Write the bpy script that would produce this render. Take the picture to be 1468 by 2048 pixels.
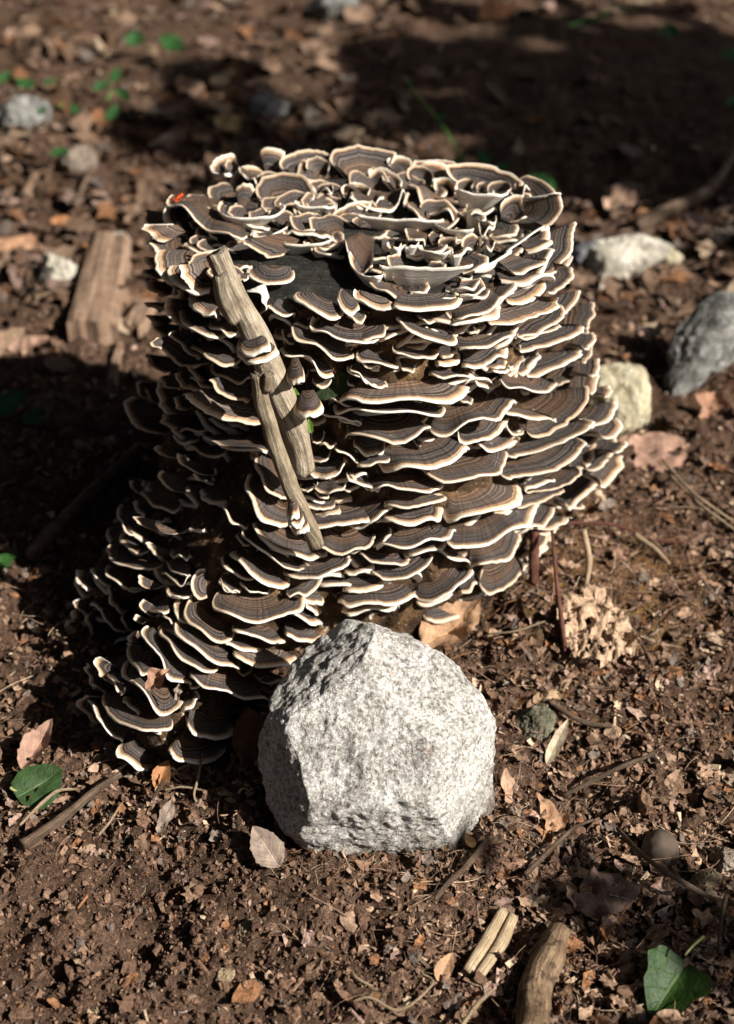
import bpy, math, random
import numpy as np
from mathutils import Vector
for o in list(bpy.data.objects): bpy.data.objects.remove(o)
S = bpy.context.scene; COL = S.collection
# ------------------------------------------------------------------ camera, sky, sun, exposure
PITCH = math.radians(34.6); CAMP = np.array((0.0, -1.28, 0.92)); K = .72/2048
cd = bpy.data.cameras.new('camera'); cam = bpy.data.objects.new('camera', cd); COL.objects.link(cam)
cam.location = CAMP; cam.rotation_euler = (math.pi/2-PITCH, 0, 0)
cd.sensor_fit = 'VERTICAL'; cd.sensor_height = 36; cd.sensor_width = 36; cd.lens = 50; cd.clip_start = .01; cd.clip_end = 400
cd.dof.use_dof = True; cd.dof.focus_distance = 1.2; cd.dof.aperture_fstop = 4.0; cd.dof.aperture_blades = 7
S.camera = cam
SUN_AZ, SUN_EL = math.radians(61), math.radians(37)      # azimuth measured from -Y (towards the camera) to +X
sd = np.array((math.sin(SUN_AZ)*math.cos(SUN_EL), -math.cos(SUN_AZ)*math.cos(SUN_EL), math.sin(SUN_EL)))
W = bpy.data.worlds.new('World'); S.world = W; W.use_nodes = True
wn = W.node_tree.nodes; sk = wn.new('ShaderNodeTexSky'); sk.sky_type = 'NISHITA'; sk.sun_disc = False
sk.sun_elevation = SUN_EL; sk.sun_rotation = math.atan2(sd[0], sd[1]); sk.air_density = 1; sk.dust_density = 1.5
W.node_tree.links.new(sk.outputs[0], wn['Background'].inputs[0]); wn['Background'].inputs[1].default_value = .05
ld = bpy.data.lights.new('sun', 'SUN'); ld.energy = 5.0; ld.angle = math.radians(.5); ld.color = (1, .955, .88)
lo = bpy.data.objects.new('sun', ld); COL.objects.link(lo); lo.rotation_euler = Vector(sd).to_track_quat('Z', 'Y').to_euler()
S.render.engine = 'CYCLES'
S.view_settings.view_transform = 'Standard'; S.view_settings.look = 'None'; S.view_settings.gamma = 1
S.view_settings.exposure = 0.92
# ------------------------------------------------------------------ picking helpers (pixels of the photograph -> points of the place)
FW = np.array((0, math.cos(PITCH), -math.sin(PITCH))); UP = np.array((0, math.sin(PITCH), math.cos(PITCH))); RT = np.array((1., 0, 0))
def ray(X, Y): return FW + RT*((X-734)*K) + UP*((1024-Y)*K)
def atz(X, Y, z=0.0): d = ray(X, Y); return CAMP + d*((z-CAMP[2])/d[2])
def aty(X, Y, y): d = ray(X, Y); return CAMP + d*((y-CAMP[1])/d[1])
def nrm(v): v = np.asarray(v, float); return v/(np.linalg.norm(v)+1e-12)
# ------------------------------------------------------------------ noise
def _h(ix, iy, iz, s):
    h = (ix.astype(np.uint32)*np.uint32(374761393)) ^ (iy.astype(np.uint32)*np.uint32(668265263)) ^ (iz.astype(np.uint32)*np.uint32(2246822519)) ^ np.uint32((s*3266489917) & 0xffffffff)
    h = (h ^ (h >> np.uint32(13)))*np.uint32(1274126177); h = (h ^ (h >> np.uint32(16)))*np.uint32(2654435761)
    return ((h >> np.uint32(8)) & np.uint32(0xffff)).astype(float)/32767.5-1
def vn(p, s=0):
    p = np.asarray(p, float); i = np.floor(p).astype(np.int64); f = p-i; f = f*f*(3-2*f); r = 0
    for a in (0, 1):
        for b in (0, 1):
            for c in (0, 1):
                w = (f[:, 0] if a else 1-f[:, 0])*(f[:, 1] if b else 1-f[:, 1])*(f[:, 2] if c else 1-f[:, 2])
                r = r + w*_h(i[:, 0]+a, i[:, 1]+b, i[:, 2]+c, s)
    return r
def fbm(p, o=4, s=0, g=.5):
    r = 0; a = 1
    for k in range(o): r = r + a*vn(p*(2.03**k)+k*7.3, s+k); a *= g
    return r
# ------------------------------------------------------------------ mesh helpers
def mesh(name, V, F, smooth=True, attrs=None, mats=None, sharp=None):
    me = bpy.data.meshes.new(name); V = np.asarray(V, np.float32)
    if isinstance(F, np.ndarray):
        n, k = F.shape; me.vertices.add(len(V)); me.vertices.foreach_set('co', V.ravel())
        me.loops.add(n*k); me.loops.foreach_set('vertex_index', F.astype(np.int32).ravel())
        me.polygons.add(n); me.polygons.foreach_set('loop_start', np.arange(0, n*k, k, dtype=np.int32))
        me.update(calc_edges=True); me.validate()
    else:
        me.from_pydata([tuple(map(float, v)) for v in V], [], [tuple(int(i) for i in f) for f in F]); me.update()
    me.polygons.foreach_set('use_smooth', np.full(len(me.polygons), smooth))
    for k, a in (attrs or {}).items():
        a = np.asarray(a, np.float32)
        if a.ndim == 1: at = me.attributes.new(k, 'FLOAT', 'POINT'); at.data.foreach_set('value', a)
        else:
            at = me.attributes.new(k, 'FLOAT_COLOR', 'POINT'); c = np.ones((len(V), 4), np.float32); c[:, :3] = a; at.data.foreach_set('color', c.ravel())
    if mats: me.materials.append(mats)
    return me
def ob(name, me, parent=None, label=None, cat=None, group=None, kind=None, col=None):
    o = bpy.data.objects.new(name, me); COL.objects.link(o)
    if parent: o.parent = parent
    if label: o['label'] = label
    if cat: o['category'] = cat
    if group: o['group'] = group
    if kind: o['kind'] = kind
    if col: o.color = (*col, 1)
    return o
def center(me, o):                       # put the origin of a thing at its base
    n = len(me.vertices); c = np.empty(n*3, np.float32); me.vertices.foreach_get('co', c); c = c.reshape(-1, 3)
    b = np.array([c[:, 0].mean(), c[:, 1].mean(), c[:, 2].min()]); c -= b; me.vertices.foreach_set('co', c.ravel()); me.update(); o.location = b
    return o
def grid_faces(nu, nv, wrap=False):
    i, j = np.meshgrid(np.arange(nu-1), np.arange(nv if wrap else nv-1), indexing='ij'); j2 = (j+1) % nv
    return np.stack([i*nv+j, i*nv+j2, (i+1)*nv+j2, (i+1)*nv+j], -1).reshape(-1, 4)
def spline(P, n):
    P = np.asarray(P, float); m = len(P)
    if m < 3: return P[0]+(P[-1]-P[0])*np.linspace(0, 1, n)[:, None]
    Q = np.vstack([2*P[0]-P[1], P, 2*P[-1]-P[-2]]); out = []
    for t in np.linspace(0, m-1-1e-6, n):
        k = int(t); f = t-k; a, b, c, d = Q[k:k+4]
        out.append(.5*(2*b+(c-a)*f+(2*a-5*b+4*c-d)*f*f+(3*b-a-3*c+d)*f**3))
    return np.array(out)
def tube(P, R, n=30, seg=10, bump=.12, seed=0, broken=0.0):
    C = spline(P, n); r = np.interp(np.linspace(0, 1, n), np.linspace(0, 1, len(R)), R)
    T = np.gradient(C, axis=0); T /= np.linalg.norm(T, axis=1)[:, None]
    a = np.cross(T, (0.3, .2, 1)); a /= np.linalg.norm(a, axis=1)[:, None]; b = np.cross(T, a)
    th = np.linspace(0, 2*np.pi, seg, endpoint=False); V = []
    ln = np.concatenate([[0], np.cumsum(np.linalg.norm(np.diff(C, axis=0), axis=1))])
    for i in range(n):
        q = np.c_[np.cos(th)*1.5, np.sin(th)*1.5, np.full(seg, ln[i]/r.max()*.45)]
        rr = r[i]*(1+bump*fbm(q+seed*3.1, 3, seed))
        V.append(C[i]+a[i]*(np.cos(th)*rr)[:, None]+b[i]*(np.sin(th)*rr)[:, None])
    V = np.array(V)
    if broken:
        j = vn(np.c_[np.cos(th)*2.5, np.sin(th)*2.5, th*0+seed], seed)
        V[0] -= T[0]*(np.abs(j)*broken)[:, None]; V[-1] += T[-1]*(np.abs(j)*broken*.6)[:, None]
    V = V.reshape(-1, 3); k = len(V)
    ang = np.tile(th, n); al = np.repeat(ln, seg)
    V = np.vstack([V, C[:1], C[-1:]]); ang = np.r_[ang, 0, 0]; al = np.r_[al, -1, -1]
    F = [tuple(f) for f in grid_faces(n, seg, True)]
    for j in range(seg): F += [(k, (j+1) % seg, j), (k+1, k-seg+j, k-seg+(j+1) % seg)]
    return V, F, {'al': al, 'ang': ang}
def join(parts):
    V = []; F = []; A = {}; n = 0
    for v, f, a in parts:
        V.append(v); F += [tuple(int(i)+n for i in q) for q in f]; n += len(v)
        for k in a: A.setdefault(k, []).append(a[k])
    return np.vstack(V), F, {k: np.concatenate(x) for k, x in A.items()}
# ------------------------------------------------------------------ materials
class NT:
    def __init__(s, name, rough=.85, spec=.25):
        s.m = bpy.data.materials.new(name); s.m.use_nodes = True; s.t = s.m.node_tree; s.b = s.t.nodes['Principled BSDF']
        s.b.inputs['Roughness'].default_value = rough; s.b.inputs['Specular IOR Level'].default_value = spec
    def n(s, ty, **k):
        x = s.t.nodes.new('ShaderNode'+ty)
        for a, v in k.items(): setattr(x, a, v)
        return x
    def set(s, sock, v):
        if hasattr(v, 'is_linked') or hasattr(v, 'links'): s.t.links.new(v, sock)
        else: sock.default_value = v
    def math(s, op, a, b=0.0, c=None, clamp=False):
        x = s.n('Math', operation=op, use_clamp=clamp); s.set(x.inputs[0], a); s.set(x.inputs[1], b)
        if c is not None: s.set(x.inputs[2], c)
        return x.outputs[0]
    def attr(s, name, out='Fac'): return s.n('Attribute', attribute_name=name).outputs[out]
    def noise(s, vec=None, scale=5, detail=4, rough=.55, dim='3D', w=None, dist=0):
        x = s.n('TexNoise', noise_dimensions=dim); x.inputs['Scale'].default_value = scale; x.inputs['Detail'].default_value = detail
        x.inputs['Roughness'].default_value = rough; x.inputs['Distortion'].default_value = dist
        if vec is not None: s.t.links.new(vec, x.inputs['Vector'])
        if w is not None: s.set(x.inputs['W'], w)
        return x.outputs['Fac']
    def ramp(s, f, stops, interp='LINEAR'):
        x = s.n('ValToRGB'); e = x.color_ramp.elements; x.color_ramp.interpolation = interp
        while len(e) < len(stops): e.new(.5)
        for q, (p, c) in zip(e, stops): q.position = p; q.color = (*c, 1) if len(c) == 3 else c
        s.t.links.new(f, x.inputs[0]); return x.outputs[0]
    def fr(s, f, a, b, c=0.0, d=1.0):
        x = s.n('MapRange'); s.set(x.inputs[0], f)
        for i, v in enumerate((a, b, c, d)): x.inputs[i+1].default_value = v
        return x.outputs[0]
    def mix(s, f, a, b, mode='MIX'):
        x = s.n('Mix', data_type='RGBA', blend_type=mode); s.set(x.inputs[0], f)
        for i, v in ((6, a), (7, b)):
            if isinstance(v, tuple): x.inputs[i].default_value = (*v, 1)
            else: s.t.links.new(v, x.inputs[i])
        return x.outputs[2]
    def bump(s, h, dist=.002, strength=1.0):
        x = s.n('Bump'); x.inputs['Distance'].default_value = dist; x.inputs['Strength'].default_value = strength
        s.t.links.new(h, x.inputs['Height'])
        if s.b.inputs['Normal'].links: s.t.links.new(s.b.inputs['Normal'].links[0].from_socket, x.inputs['Normal'])
        s.t.links.new(x.outputs[0], s.b.inputs['Normal'])
    def col(s, c): s.t.links.new(c, s.b.inputs['Base Color'])
    def obj(s): return s.n('TexCoord').outputs['Object']
    def rnd(s): return s.n('ObjectInfo').outputs['Random']
    def pos(s): return s.n('NewGeometry').outputs['Position']
    def ocol(s): return s.n('ObjectInfo').outputs['Color']

def mat_cap():
    m = NT('bracket_cap', .8, .2); g = m.pos(); d = m.attr('rimd'); a = m.attr('ang'); R = m.rnd()
    wob = m.math('MULTIPLY', m.math('SUBTRACT', m.noise(g, 120, 3), .5), 2.2)
    wob2 = m.math('MULTIPLY', m.math('SUBTRACT', m.noise(g, 28, 2), .5), 3.5)
    top = m.math('GREATER_THAN', d, 0.0)
    dm = m.math('ADD', m.math('MULTIPLY', d, 1000), m.math('MULTIPLY', m.math('ADD', wob, wob2), m.math('MULTIPLY', d, 180, clamp=True)))
    rw = m.math('ADD', .46, m.math('MULTIPLY', R, .60)); dq = dm; dm = m.math('DIVIDE', dm, rw)
    x = m.math('DIVIDE', dm, 40.0, clamp=True)
    base = m.ramp(x, [(0, (.82, .76, .65)), (.024, (.82, .75, .63)), (.070, (.60, .46, .32)), (.150, (.27, .17, .10)), (.225, (.050, .036, .029)), (.34, (.052, .043, .039)), (.55, (.058, .048, .043)), (.80, (.060, .044, .035)), (1, (.078, .050, .034))])
    base = m.mix(m.math('MULTIPLY', m.fr(dm, 5, 2, 0, 1), m.fr(m.noise(g, 20, 3), .5, .7, 0, .75)), base, (.50, .38, .26))
    bands = m.noise(None, 1, 3, .6, '1D', m.math('ADD', m.math('MULTIPLY', dq, .34), m.math('MULTIPLY', R, 91)))
    fine = m.noise(None, 1, 1, .5, '1D', m.math('ADD', m.math('MULTIPLY', dq, 1.0), m.math('MULTIPLY', R, 37)))
    bandf = m.fr(bands, .36, .64, .36, 1.75); finef = m.fr(fine, .3, .7, .55, 1.45)
    streak = m.fr(m.noise(None, 1, 3, .6, '1D', m.math('ADD', m.math('MULTIPLY', a, 14), m.math('MULTIPLY', R, 53))), .3, .7, .68, 1.34)
    mul = m.math('MULTIPLY', m.math('MULTIPLY', bandf, finef), streak)
    inner = m.fr(dm, 3.5, 8, 0, 1)
    mul = m.math('ADD', m.math('MULTIPLY', m.math('SUBTRACT', mul, 1), inner), 1.0)
    c = m.n('VectorMath', operation='SCALE'); m.t.links.new(base, c.inputs[0]); m.t.links.new(mul, c.inputs[3])
    col = c.outputs[0]
    # brown or grey caps, pale bloom here and there
    col = m.mix(m.math('MULTIPLY', inner, m.fr(m.noise(g, 16, 2), .5, .7, 0, .35)), col, m.mix(.75, col, (1.0, .62, .36), 'MULTIPLY'))
    col = m.mix(m.math('MULTIPLY', inner, m.fr(m.noise(g, 22, 2), .5, .68, 0, .45)), col, m.mix(1, col, (1.9, 1.95, 2.0), 'MULTIPLY'))
    col = m.mix(m.math('MULTIPLY', inner, m.fr(R, .84, .90, 0, .8)), col, m.mix(1, col, (1.9, 1.75, 1.6), 'MULTIPLY')); col = m.mix(m.math('MULTIPLY', m.fr(R, .22, .16, 0, .55), m.fr(dm, 5, 2, 0, 1)), col, (.52, .41, .29))
    specks = m.fr(m.noise(g, 420, 1), .76, .80, 0, .7); col = m.mix(m.math('MULTIPLY', specks, m.fr(dm, 10, 26, 0, 1)), col, (.72, .66, .58))
    under = m.mix(m.fr(m.noise(g, 240, 2), .4, .62, 0, .35), (.74, .70, .63), (.50, .45, .38))
    under = m.mix(m.fr(m.math('MULTIPLY', d, -1000), 16, 38, 0, .5), under, (.42, .30, .19))
    m.col(m.mix(top, under, col))
    m.bump(m.noise(None, 1, 3, .6, '1D', m.math('ADD', m.math('MULTIPLY', dq, .34), m.math('MULTIPLY', R, 91))), .0016, .9)
    m.bump(m.noise(g, 700, 2), .0006, .7)
    return m.m
def mat_bark():
    m = NT('rotting_bark', .9, .15); g = m.pos()
    n = m.noise(g, 38, 6, .65); c = m.ramp(n, [(.3, (.018, .012, .008)), (.5, (.06, .036, .02)), (.62, (.13, .075, .035)), (.75, (.24, .17, .10))])
    c = m.mix(m.fr(m.noise(g, 150, 2), .66, .72, 0, .8), c, (.55, .47, .38)); m.col(c); m.bump(n, .012); m.bump(m.noise(g, 260, 3), .002); return m.m
def mat_cut():
    m = NT('weathered_cut_wood', .85, .2); g = m.pos()
    n = m.noise(g, 40, 5, .6); c = m.ramp(n, [(.3, (.016, .015, .013)), (.55, (.040, .037, .032)), (.75, (.10, .085, .062))])
    c = m.mix(m.fr(m.noise(g, 300, 1), .74, .77, 0, .6), c, (.5, .42, .3)); m.col(c); 
    dv = m.n('VectorMath', operation='DISTANCE'); m.t.links.new(g, dv.inputs[0]); dv.inputs[1].default_value = (-.02, .02, .36)
    rg = m.noise(None, 1, 3, .6, '1D', m.math('ADD', m.math('MULTIPLY', dv.outputs['Value'], 420), m.math('MULTIPLY', n, 5)))
    c = m.mix(m.fr(rg, .42, .62, .75, 0), c, m.mix(1, c, (.35, .33, .3), 'MULTIPLY')); m.col(c); m.bump(rg, .0025)
    m.bump(m.noise(g, 90, 6, .7), .006); return m.m
def mat_wood(name, c1, c2, c3, st=1.0, rough=.8, patch=None):
    m = NT(name, rough, .2); g = m.pos(); al = m.attr('al'); an = m.attr('ang')
    s = m.noise(None, 1, 4, .65, '2D') ; x = s.node
    cb = m.n('CombineXYZ'); m.t.links.new(m.math('MULTIPLY', al, 24*st), cb.inputs[0]); m.t.links.new(m.math('MULTIPLY', m.math('SINE', an), 5.0), cb.inputs[1]); m.t.links.new(m.math('MULTIPLY', m.math('COSINE', an), 5.0), cb.inputs[2])
    x.noise_dimensions = '3D'; m.t.links.new(cb.outputs[0], x.inputs['Vector'])
    b = m.noise(g, 60, 4); f = m.math('ADD', m.math('MULTIPLY', s, .6), m.math('MULTIPLY', b, .4))
    c = m.ramp(f, [(.34, c1), (.5, c2), (.66, c3)])
    if patch: c = m.mix(m.fr(m.noise(g, 55, 4, .65), .50, .56, 0, .85), c, patch); m.bump(m.noise(g, 55, 4, .65), .004)
    c = m.mix(m.math('LESS_THAN', al, -.0001), c, m.mix(m.noise(g, 200), c3, c2)); m.col(c)
    m.bump(s, .0025); m.bump(m.noise(g, 420, 3), .0008); return m.m
def mat_granite():
    m = NT('pale_granite', .85, .25); g = m.pos()
    n = m.noise(g, 34, 6, .68); f = m.noise(g, 260, 4, .72); h = m.math('ADD', m.math('MULTIPLY', n, .36), m.math('MULTIPLY', f, .64))
    c = m.ramp(h, [(.34, (.10, .085, .07)), (.42, (.28, .25, .22)), (.485, (.50, .47, .43)), (.54, (.73, .70, .65)), (.68, (.84, .82, .78))])
    v = m.n('TexVoronoi'); v.inputs['Scale'].default_value = 130; m.t.links.new(g, v.inputs['Vector'])
    c = m.mix(m.fr(v.outputs['Distance'], .0, .5, .25, 0), c, (.78, .77, .74))
    c = m.mix(m.fr(m.noise(g, 70, 2), .66, .74, 0, .45), c, (.36, .22, .13))
    lines = m.noise(g, 16, 4, .6, dist=.5); c = m.mix(m.fr(m.math('ABSOLUTE', m.math('SUBTRACT', lines, .5)), 0, .02, .3, 0), c, (.10, .085, .07))
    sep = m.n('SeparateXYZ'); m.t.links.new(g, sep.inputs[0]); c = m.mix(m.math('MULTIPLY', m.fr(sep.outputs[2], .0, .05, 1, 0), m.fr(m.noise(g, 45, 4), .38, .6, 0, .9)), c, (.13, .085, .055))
    m.col(c); m.bump(h, .011); m.bump(m.noise(g, 330, 3, .7), .0025); return m.m
def mat_rock(name, c1, c2, c3, sc=30):
    m = NT(name, .85, .25); g = m.pos(); n = m.noise(g, sc, 6, .65)
    c = m.ramp(n, [(.32, c1), (.5, c2), (.66, c3)]); c = m.mix(m.fr(m.noise(g, sc*7, 2), .55, .75, 0, .5), c, c1); m.col(c); m.bump(n, .008); m.bump(m.noise(g, 300, 3), .002); return m.m
def mat_soil():
    m = NT('dark_forest_soil', .95, .1); g = m.pos()
    n = m.noise(g, 22, 6, .7); f = m.noise(g, 240, 4, .7)
    c = m.ramp(m.math('ADD', m.math('MULTIPLY', n, .5), m.math('MULTIPLY', f, .5)), [(.36, (.038, .022, .014)), (.5, (.098, .059, .039)), (.6, (.17, .105, .071)), (.72, (.27, .18, .125))])
    c = m.mix(m.fr(m.noise(g, 5, 3), .5, .66, 0, .45), c, m.mix(.7, c, (.75, .55, .38), 'MULTIPLY'))
    c = m.mix(m.fr(m.noise(g, 520, 1), .71, .76, 0, .7), c, (.32, .23, .15))
    dv = m.n('VectorMath', operation='DISTANCE'); m.t.links.new(g, dv.inputs[0]); dv.inputs[1].default_value = (.235, -.10, .0)
    c = m.mix(m.math('MULTIPLY', m.fr(dv.outputs['Value'], .05, .16, .8, 0), m.fr(m.noise(g, 60, 4), .42, .6, 0, 1)), c, (.27, .15, .045)); m.col(c)
    m.bump(m.noise(g, 90, 5, .7), .012); m.bump(f, .004); return m.m
def mat_stuff(name, rough=.9, bs=260, var=.5):
    m = NT(name, rough, .15); g = m.pos(); n = m.noise(g, bs, 4, .65)
    k = m.n('VectorMath', operation='SCALE'); m.t.links.new(m.attr('col', 'Color'), k.inputs[0]); m.t.links.new(m.fr(n, .3, .7, 1-var, 1+var), k.inputs[3])
    m.col(k.outputs[0]); m.bump(n, .002); return m.m
def mat_leaf(name, rough=.75, vein=(1.5, 1.4, 1.25), spec=.25, transl=.0, nv=8.0, va=.7):
    m = NT(name, rough, spec); g = m.obj(); s = m.attr('ls'); t = m.attr('lt'); oc = m.ocol()
    at = m.math('ABSOLUTE', t); mid = m.fr(at, 0.02, .07, 1, 0)
    ph = m.math('SUBTRACT', m.math('MULTIPLY', s, nv), m.math('MULTIPLY', at, nv*.33)); fr = m.math('ABSOLUTE', m.math('SUBTRACT', m.math('FRACT', ph), .5))
    sv = m.fr(fr, .0, .05, va, 0); v = m.math('MAXIMUM', mid, sv)
    n = m.noise(g, 90, 5, .65); k = m.n('VectorMath', operation='SCALE'); m.t.links.new(oc, k.inputs[0]); m.t.links.new(m.fr(n, .3, .7, .55, 1.4), k.inputs[3])
    c = m.mix(m.math('MULTIPLY', v, .55), k.outputs[0], m.mix(1, k.outputs[0], vein, 'MULTIPLY'))
    c = m.mix(m.fr(m.noise(g, 60, 3), .6, .75, 0, .5), c, m.mix(1, c, (.45, .38, .32), 'MULTIPLY')); m.col(c)
    m.bump(v, .0004); m.bump(n, .002)
    if transl:
        tr = m.n('BsdfTranslucent'); m.t.links.new(c, tr.inputs[0]); ms = m.n('MixShader'); ms.inputs[0].default_value = transl
        out = m.t.nodes['Material Output']; m.t.links.new(m.b.outputs[0], ms.inputs[1]); m.t.links.new(tr.outputs[0], ms.inputs[2]); m.t.links.new(ms.outputs[0], out.inputs[0])
    return m.m
def mat_plain(name, rough=.7, sc=150, amp=.35, spec=.3, bd=.001):
    m = NT(name, rough, spec); g = m.pos(); n = m.noise(g, sc, 4); k = m.n('VectorMath', operation='SCALE'); m.t.links.new(m.ocol(), k.inputs[0]); m.t.links.new(m.fr(n, .3, .7, 1-amp, 1+amp), k.inputs[3]); m.col(k.outputs[0]); m.bump(n, bd); return m.m
CAP, BARK, CUT, GRAN, SOIL = mat_cap(), mat_bark(), mat_cut(), mat_granite(), mat_soil()
WOOD = mat_wood('grey_tan_dead_wood', (.13, .10, .065), (.29, .235, .165), (.46, .39, .30), 2.6)
TWIG = mat_wood('brown_twig_bark', (.045, .028, .018), (.12, .08, .052), (.24, .17, .12), 2)
STRAW = mat_wood('dry_straw', (.24, .16, .09), (.40, .29, .18), (.56, .44, .30), 2)
RED = mat_wood('red_brown_stem_bark', (.05, .018, .012), (.13, .05, .034), (.22, .11, .08), 2)
STUFF = mat_stuff('litter_fragments'); CRUMB = mat_stuff('soil_crumbs', .95, 420, .6)
LEAF = mat_leaf('dry_brown_leaf', .8); GREEN = mat_leaf('glossy_green_leaf', .5, (3.0, 2.1, 2.2), .25, .16, 4.0, .5)
PLAIN = mat_plain('plain_organic'); NUT = mat_plain('smooth_nut_shell', .8, 45, .5, .25)
# ------------------------------------------------------------------ ground
SC = np.array((-.012, 0., 0.)); ZT = .36
def ghx(x, y, fine=True):
    x = np.asarray(x, float).ravel(); y = np.asarray(y, float).ravel(); z0 = np.zeros_like(x)
    h = .010*fbm(np.c_[x*5, y*5, z0], 2, 3)+.009*vn(np.c_[x*17, y*17, z0], 11)
    d = np.hypot(x+.012, y); h += .028*np.exp(-(d/.30)**4)
    h += .013*np.exp(-((np.hypot((x-.008)/1.0, (y+.405)/.95)-.108)/.03)**2)*(y < -.36)
    h += np.clip((np.hypot(x, y)-6)/40, 0, 1)**1.3*6                        # the land rises far behind
    if fine:
        q = np.c_[x*46, y*46, z0]; w = np.clip(2.2-np.hypot(x, y), 0.25, 1)
        h += w*(.0075*fbm(q, 2, 21)+.0036*(1-2*np.abs(vn(q*2.3, 31)))+.0022*(1-2*np.abs(vn(q*5.1, 41))))
    return h
def gz(p): return float(ghx([p[0]], [p[1]])[0])
def gp(X, Y, up=0.0):                     # the ground point under a pixel
    z = 0.0
    for _ in range(4): p = atz(X, Y, z+up); z = float(ghx([p[0]], [p[1]], False)[0])
    return p
gx = np.concatenate([-np.geomspace(60, .78, 46), np.arange(-.77, .771, .0045), np.geomspace(.78, 60, 46)])
gy = np.concatenate([-np.geomspace(60, .86, 34), np.arange(-.85, .62, .0045), np.geomspace(.625, 3.6, 150)[1:], np.geomspace(3.7, 60, 40)])
GX, GY = np.meshgrid(gx, gy, indexing='ij')
ob('ground', mesh('ground', np.c_[GX.ravel(), GY.ravel(), ghx(GX, GY)], grid_faces(len(gx), len(gy)), True, None, SOIL), kind='structure')
# ------------------------------------------------------------------ stump: a field for its wood, flared and with two roots
RA = (np.array((-.10, -.01, .10)), gp(215, 1235)+np.array((.03, .02, .02)))
RB = (np.array((-.09, -.13, .12)), gp(345, 1450)+np.array((.0, .0, .015)))
def seg(p, a, b, ra, rb):
    ab = b-a; t = np.clip(((p-a)@ab)/(ab@ab), 0, 1); return np.linalg.norm(p-a-t[:, None]*ab, axis=1)-(ra+(rb-ra)*t)
def smin(a, b, k): h = np.clip(.5+.5*(b-a)/k, 0, 1); return b+(a-b)*h-k*h*(1-h)
def sdf(p):
    x = p[:, 0]-SC[0]; y = p[:, 1]; z = p[:, 2]; ph = np.arctan2(y, x)
    R = np.interp(z, [-.1, 0, .05, .1, .2, .3, .36, .45], [.20, .202, .206, .204, .186, .170, .162, .160])
    dp = (ph-math.radians(-131)+np.pi) % (2*np.pi)-np.pi
    R = R-.06*np.exp(-(dp/.26)**2)*np.exp(-((z-.13)/.11)**2)+.012*np.sin(3*ph+.6)*np.clip(1-z/.4, 0, 1)
    d = np.hypot(x, y)-R
    d = smin(d, seg(p, *RA, .085, .05), .05); d = smin(d, seg(p, *RB, .075, .05), .045)
    return d
def hit(X, Y, off, lim=True):
    t = np.arange(.55, 2.0, .0015); d = ray(X, Y); P = CAMP+t[:, None]*d
    f = np.maximum(sdf(P)-off, P[:, 2]-ZT-(.012 if lim else .2)); f = np.where(P[:, 2] < -.03, 9, f)
    b = np.nonzero(f < 0)[0]
    if len(b): return P[b[0]]
    return P[int(np.argmin(f))]
def grad(p):
    e = .002; q = np.array([p]*4); q[1, 0] += e; q[2, 1] += e; q[3, 2] += e; s = sdf(q); g = nrm(s[1:]-s[0]); return s[0], g
stump = ob('tree_stump', None, None, 'tree stump overgrown with tiers of brown, cream-rimmed bracket fungi', 'tree stump')
ph = np.linspace(-np.pi, np.pi, 240, endpoint=False); zz = np.linspace(-.04, ZT, 90); PH, ZZ = np.meshgrid(ph, zz); PH = PH.ravel(); ZZ = ZZ.ravel()
rr = np.full(PH.shape, .62)
for _ in range(60):
    p = np.c_[SC[0]+np.cos(PH)*rr, np.sin(PH)*rr, ZZ]; rr = np.maximum(rr-.6*np.maximum(sdf(p), -.01), .05)
q = np.c_[np.cos(PH)*14, np.sin(PH)*14, ZZ*26]
rr = rr+.009*fbm(q, 4, 5)-.004*np.abs(vn(q*np.array((3., 3, .6)), 9))
core = np.c_[SC[0]+np.cos(PH)*rr, np.sin(PH)*rr, ZZ]
ob('trunk', mesh('trunk', core, grid_faces(90, 240, True), True, None, BARK), stump)
rim = core[-240:]; rs = np.linspace(1, 0.02, 26); top = []
for r in rs: top.append(np.c_[SC[0]+(rim[:, 0]-SC[0])*r, rim[:, 1]*r, np.full(240, ZT)])
top = np.vstack(top); top[:, 2] += .0035*fbm(np.c_[top[:, :2]*30, top[:, 2]*0], 3, 8)-.002; top[:240, 2] = ZT-.004
ob('cut_face', mesh('cut_face', top, grid_faces(26, 240, True), True, None, CUT), stump)
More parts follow.
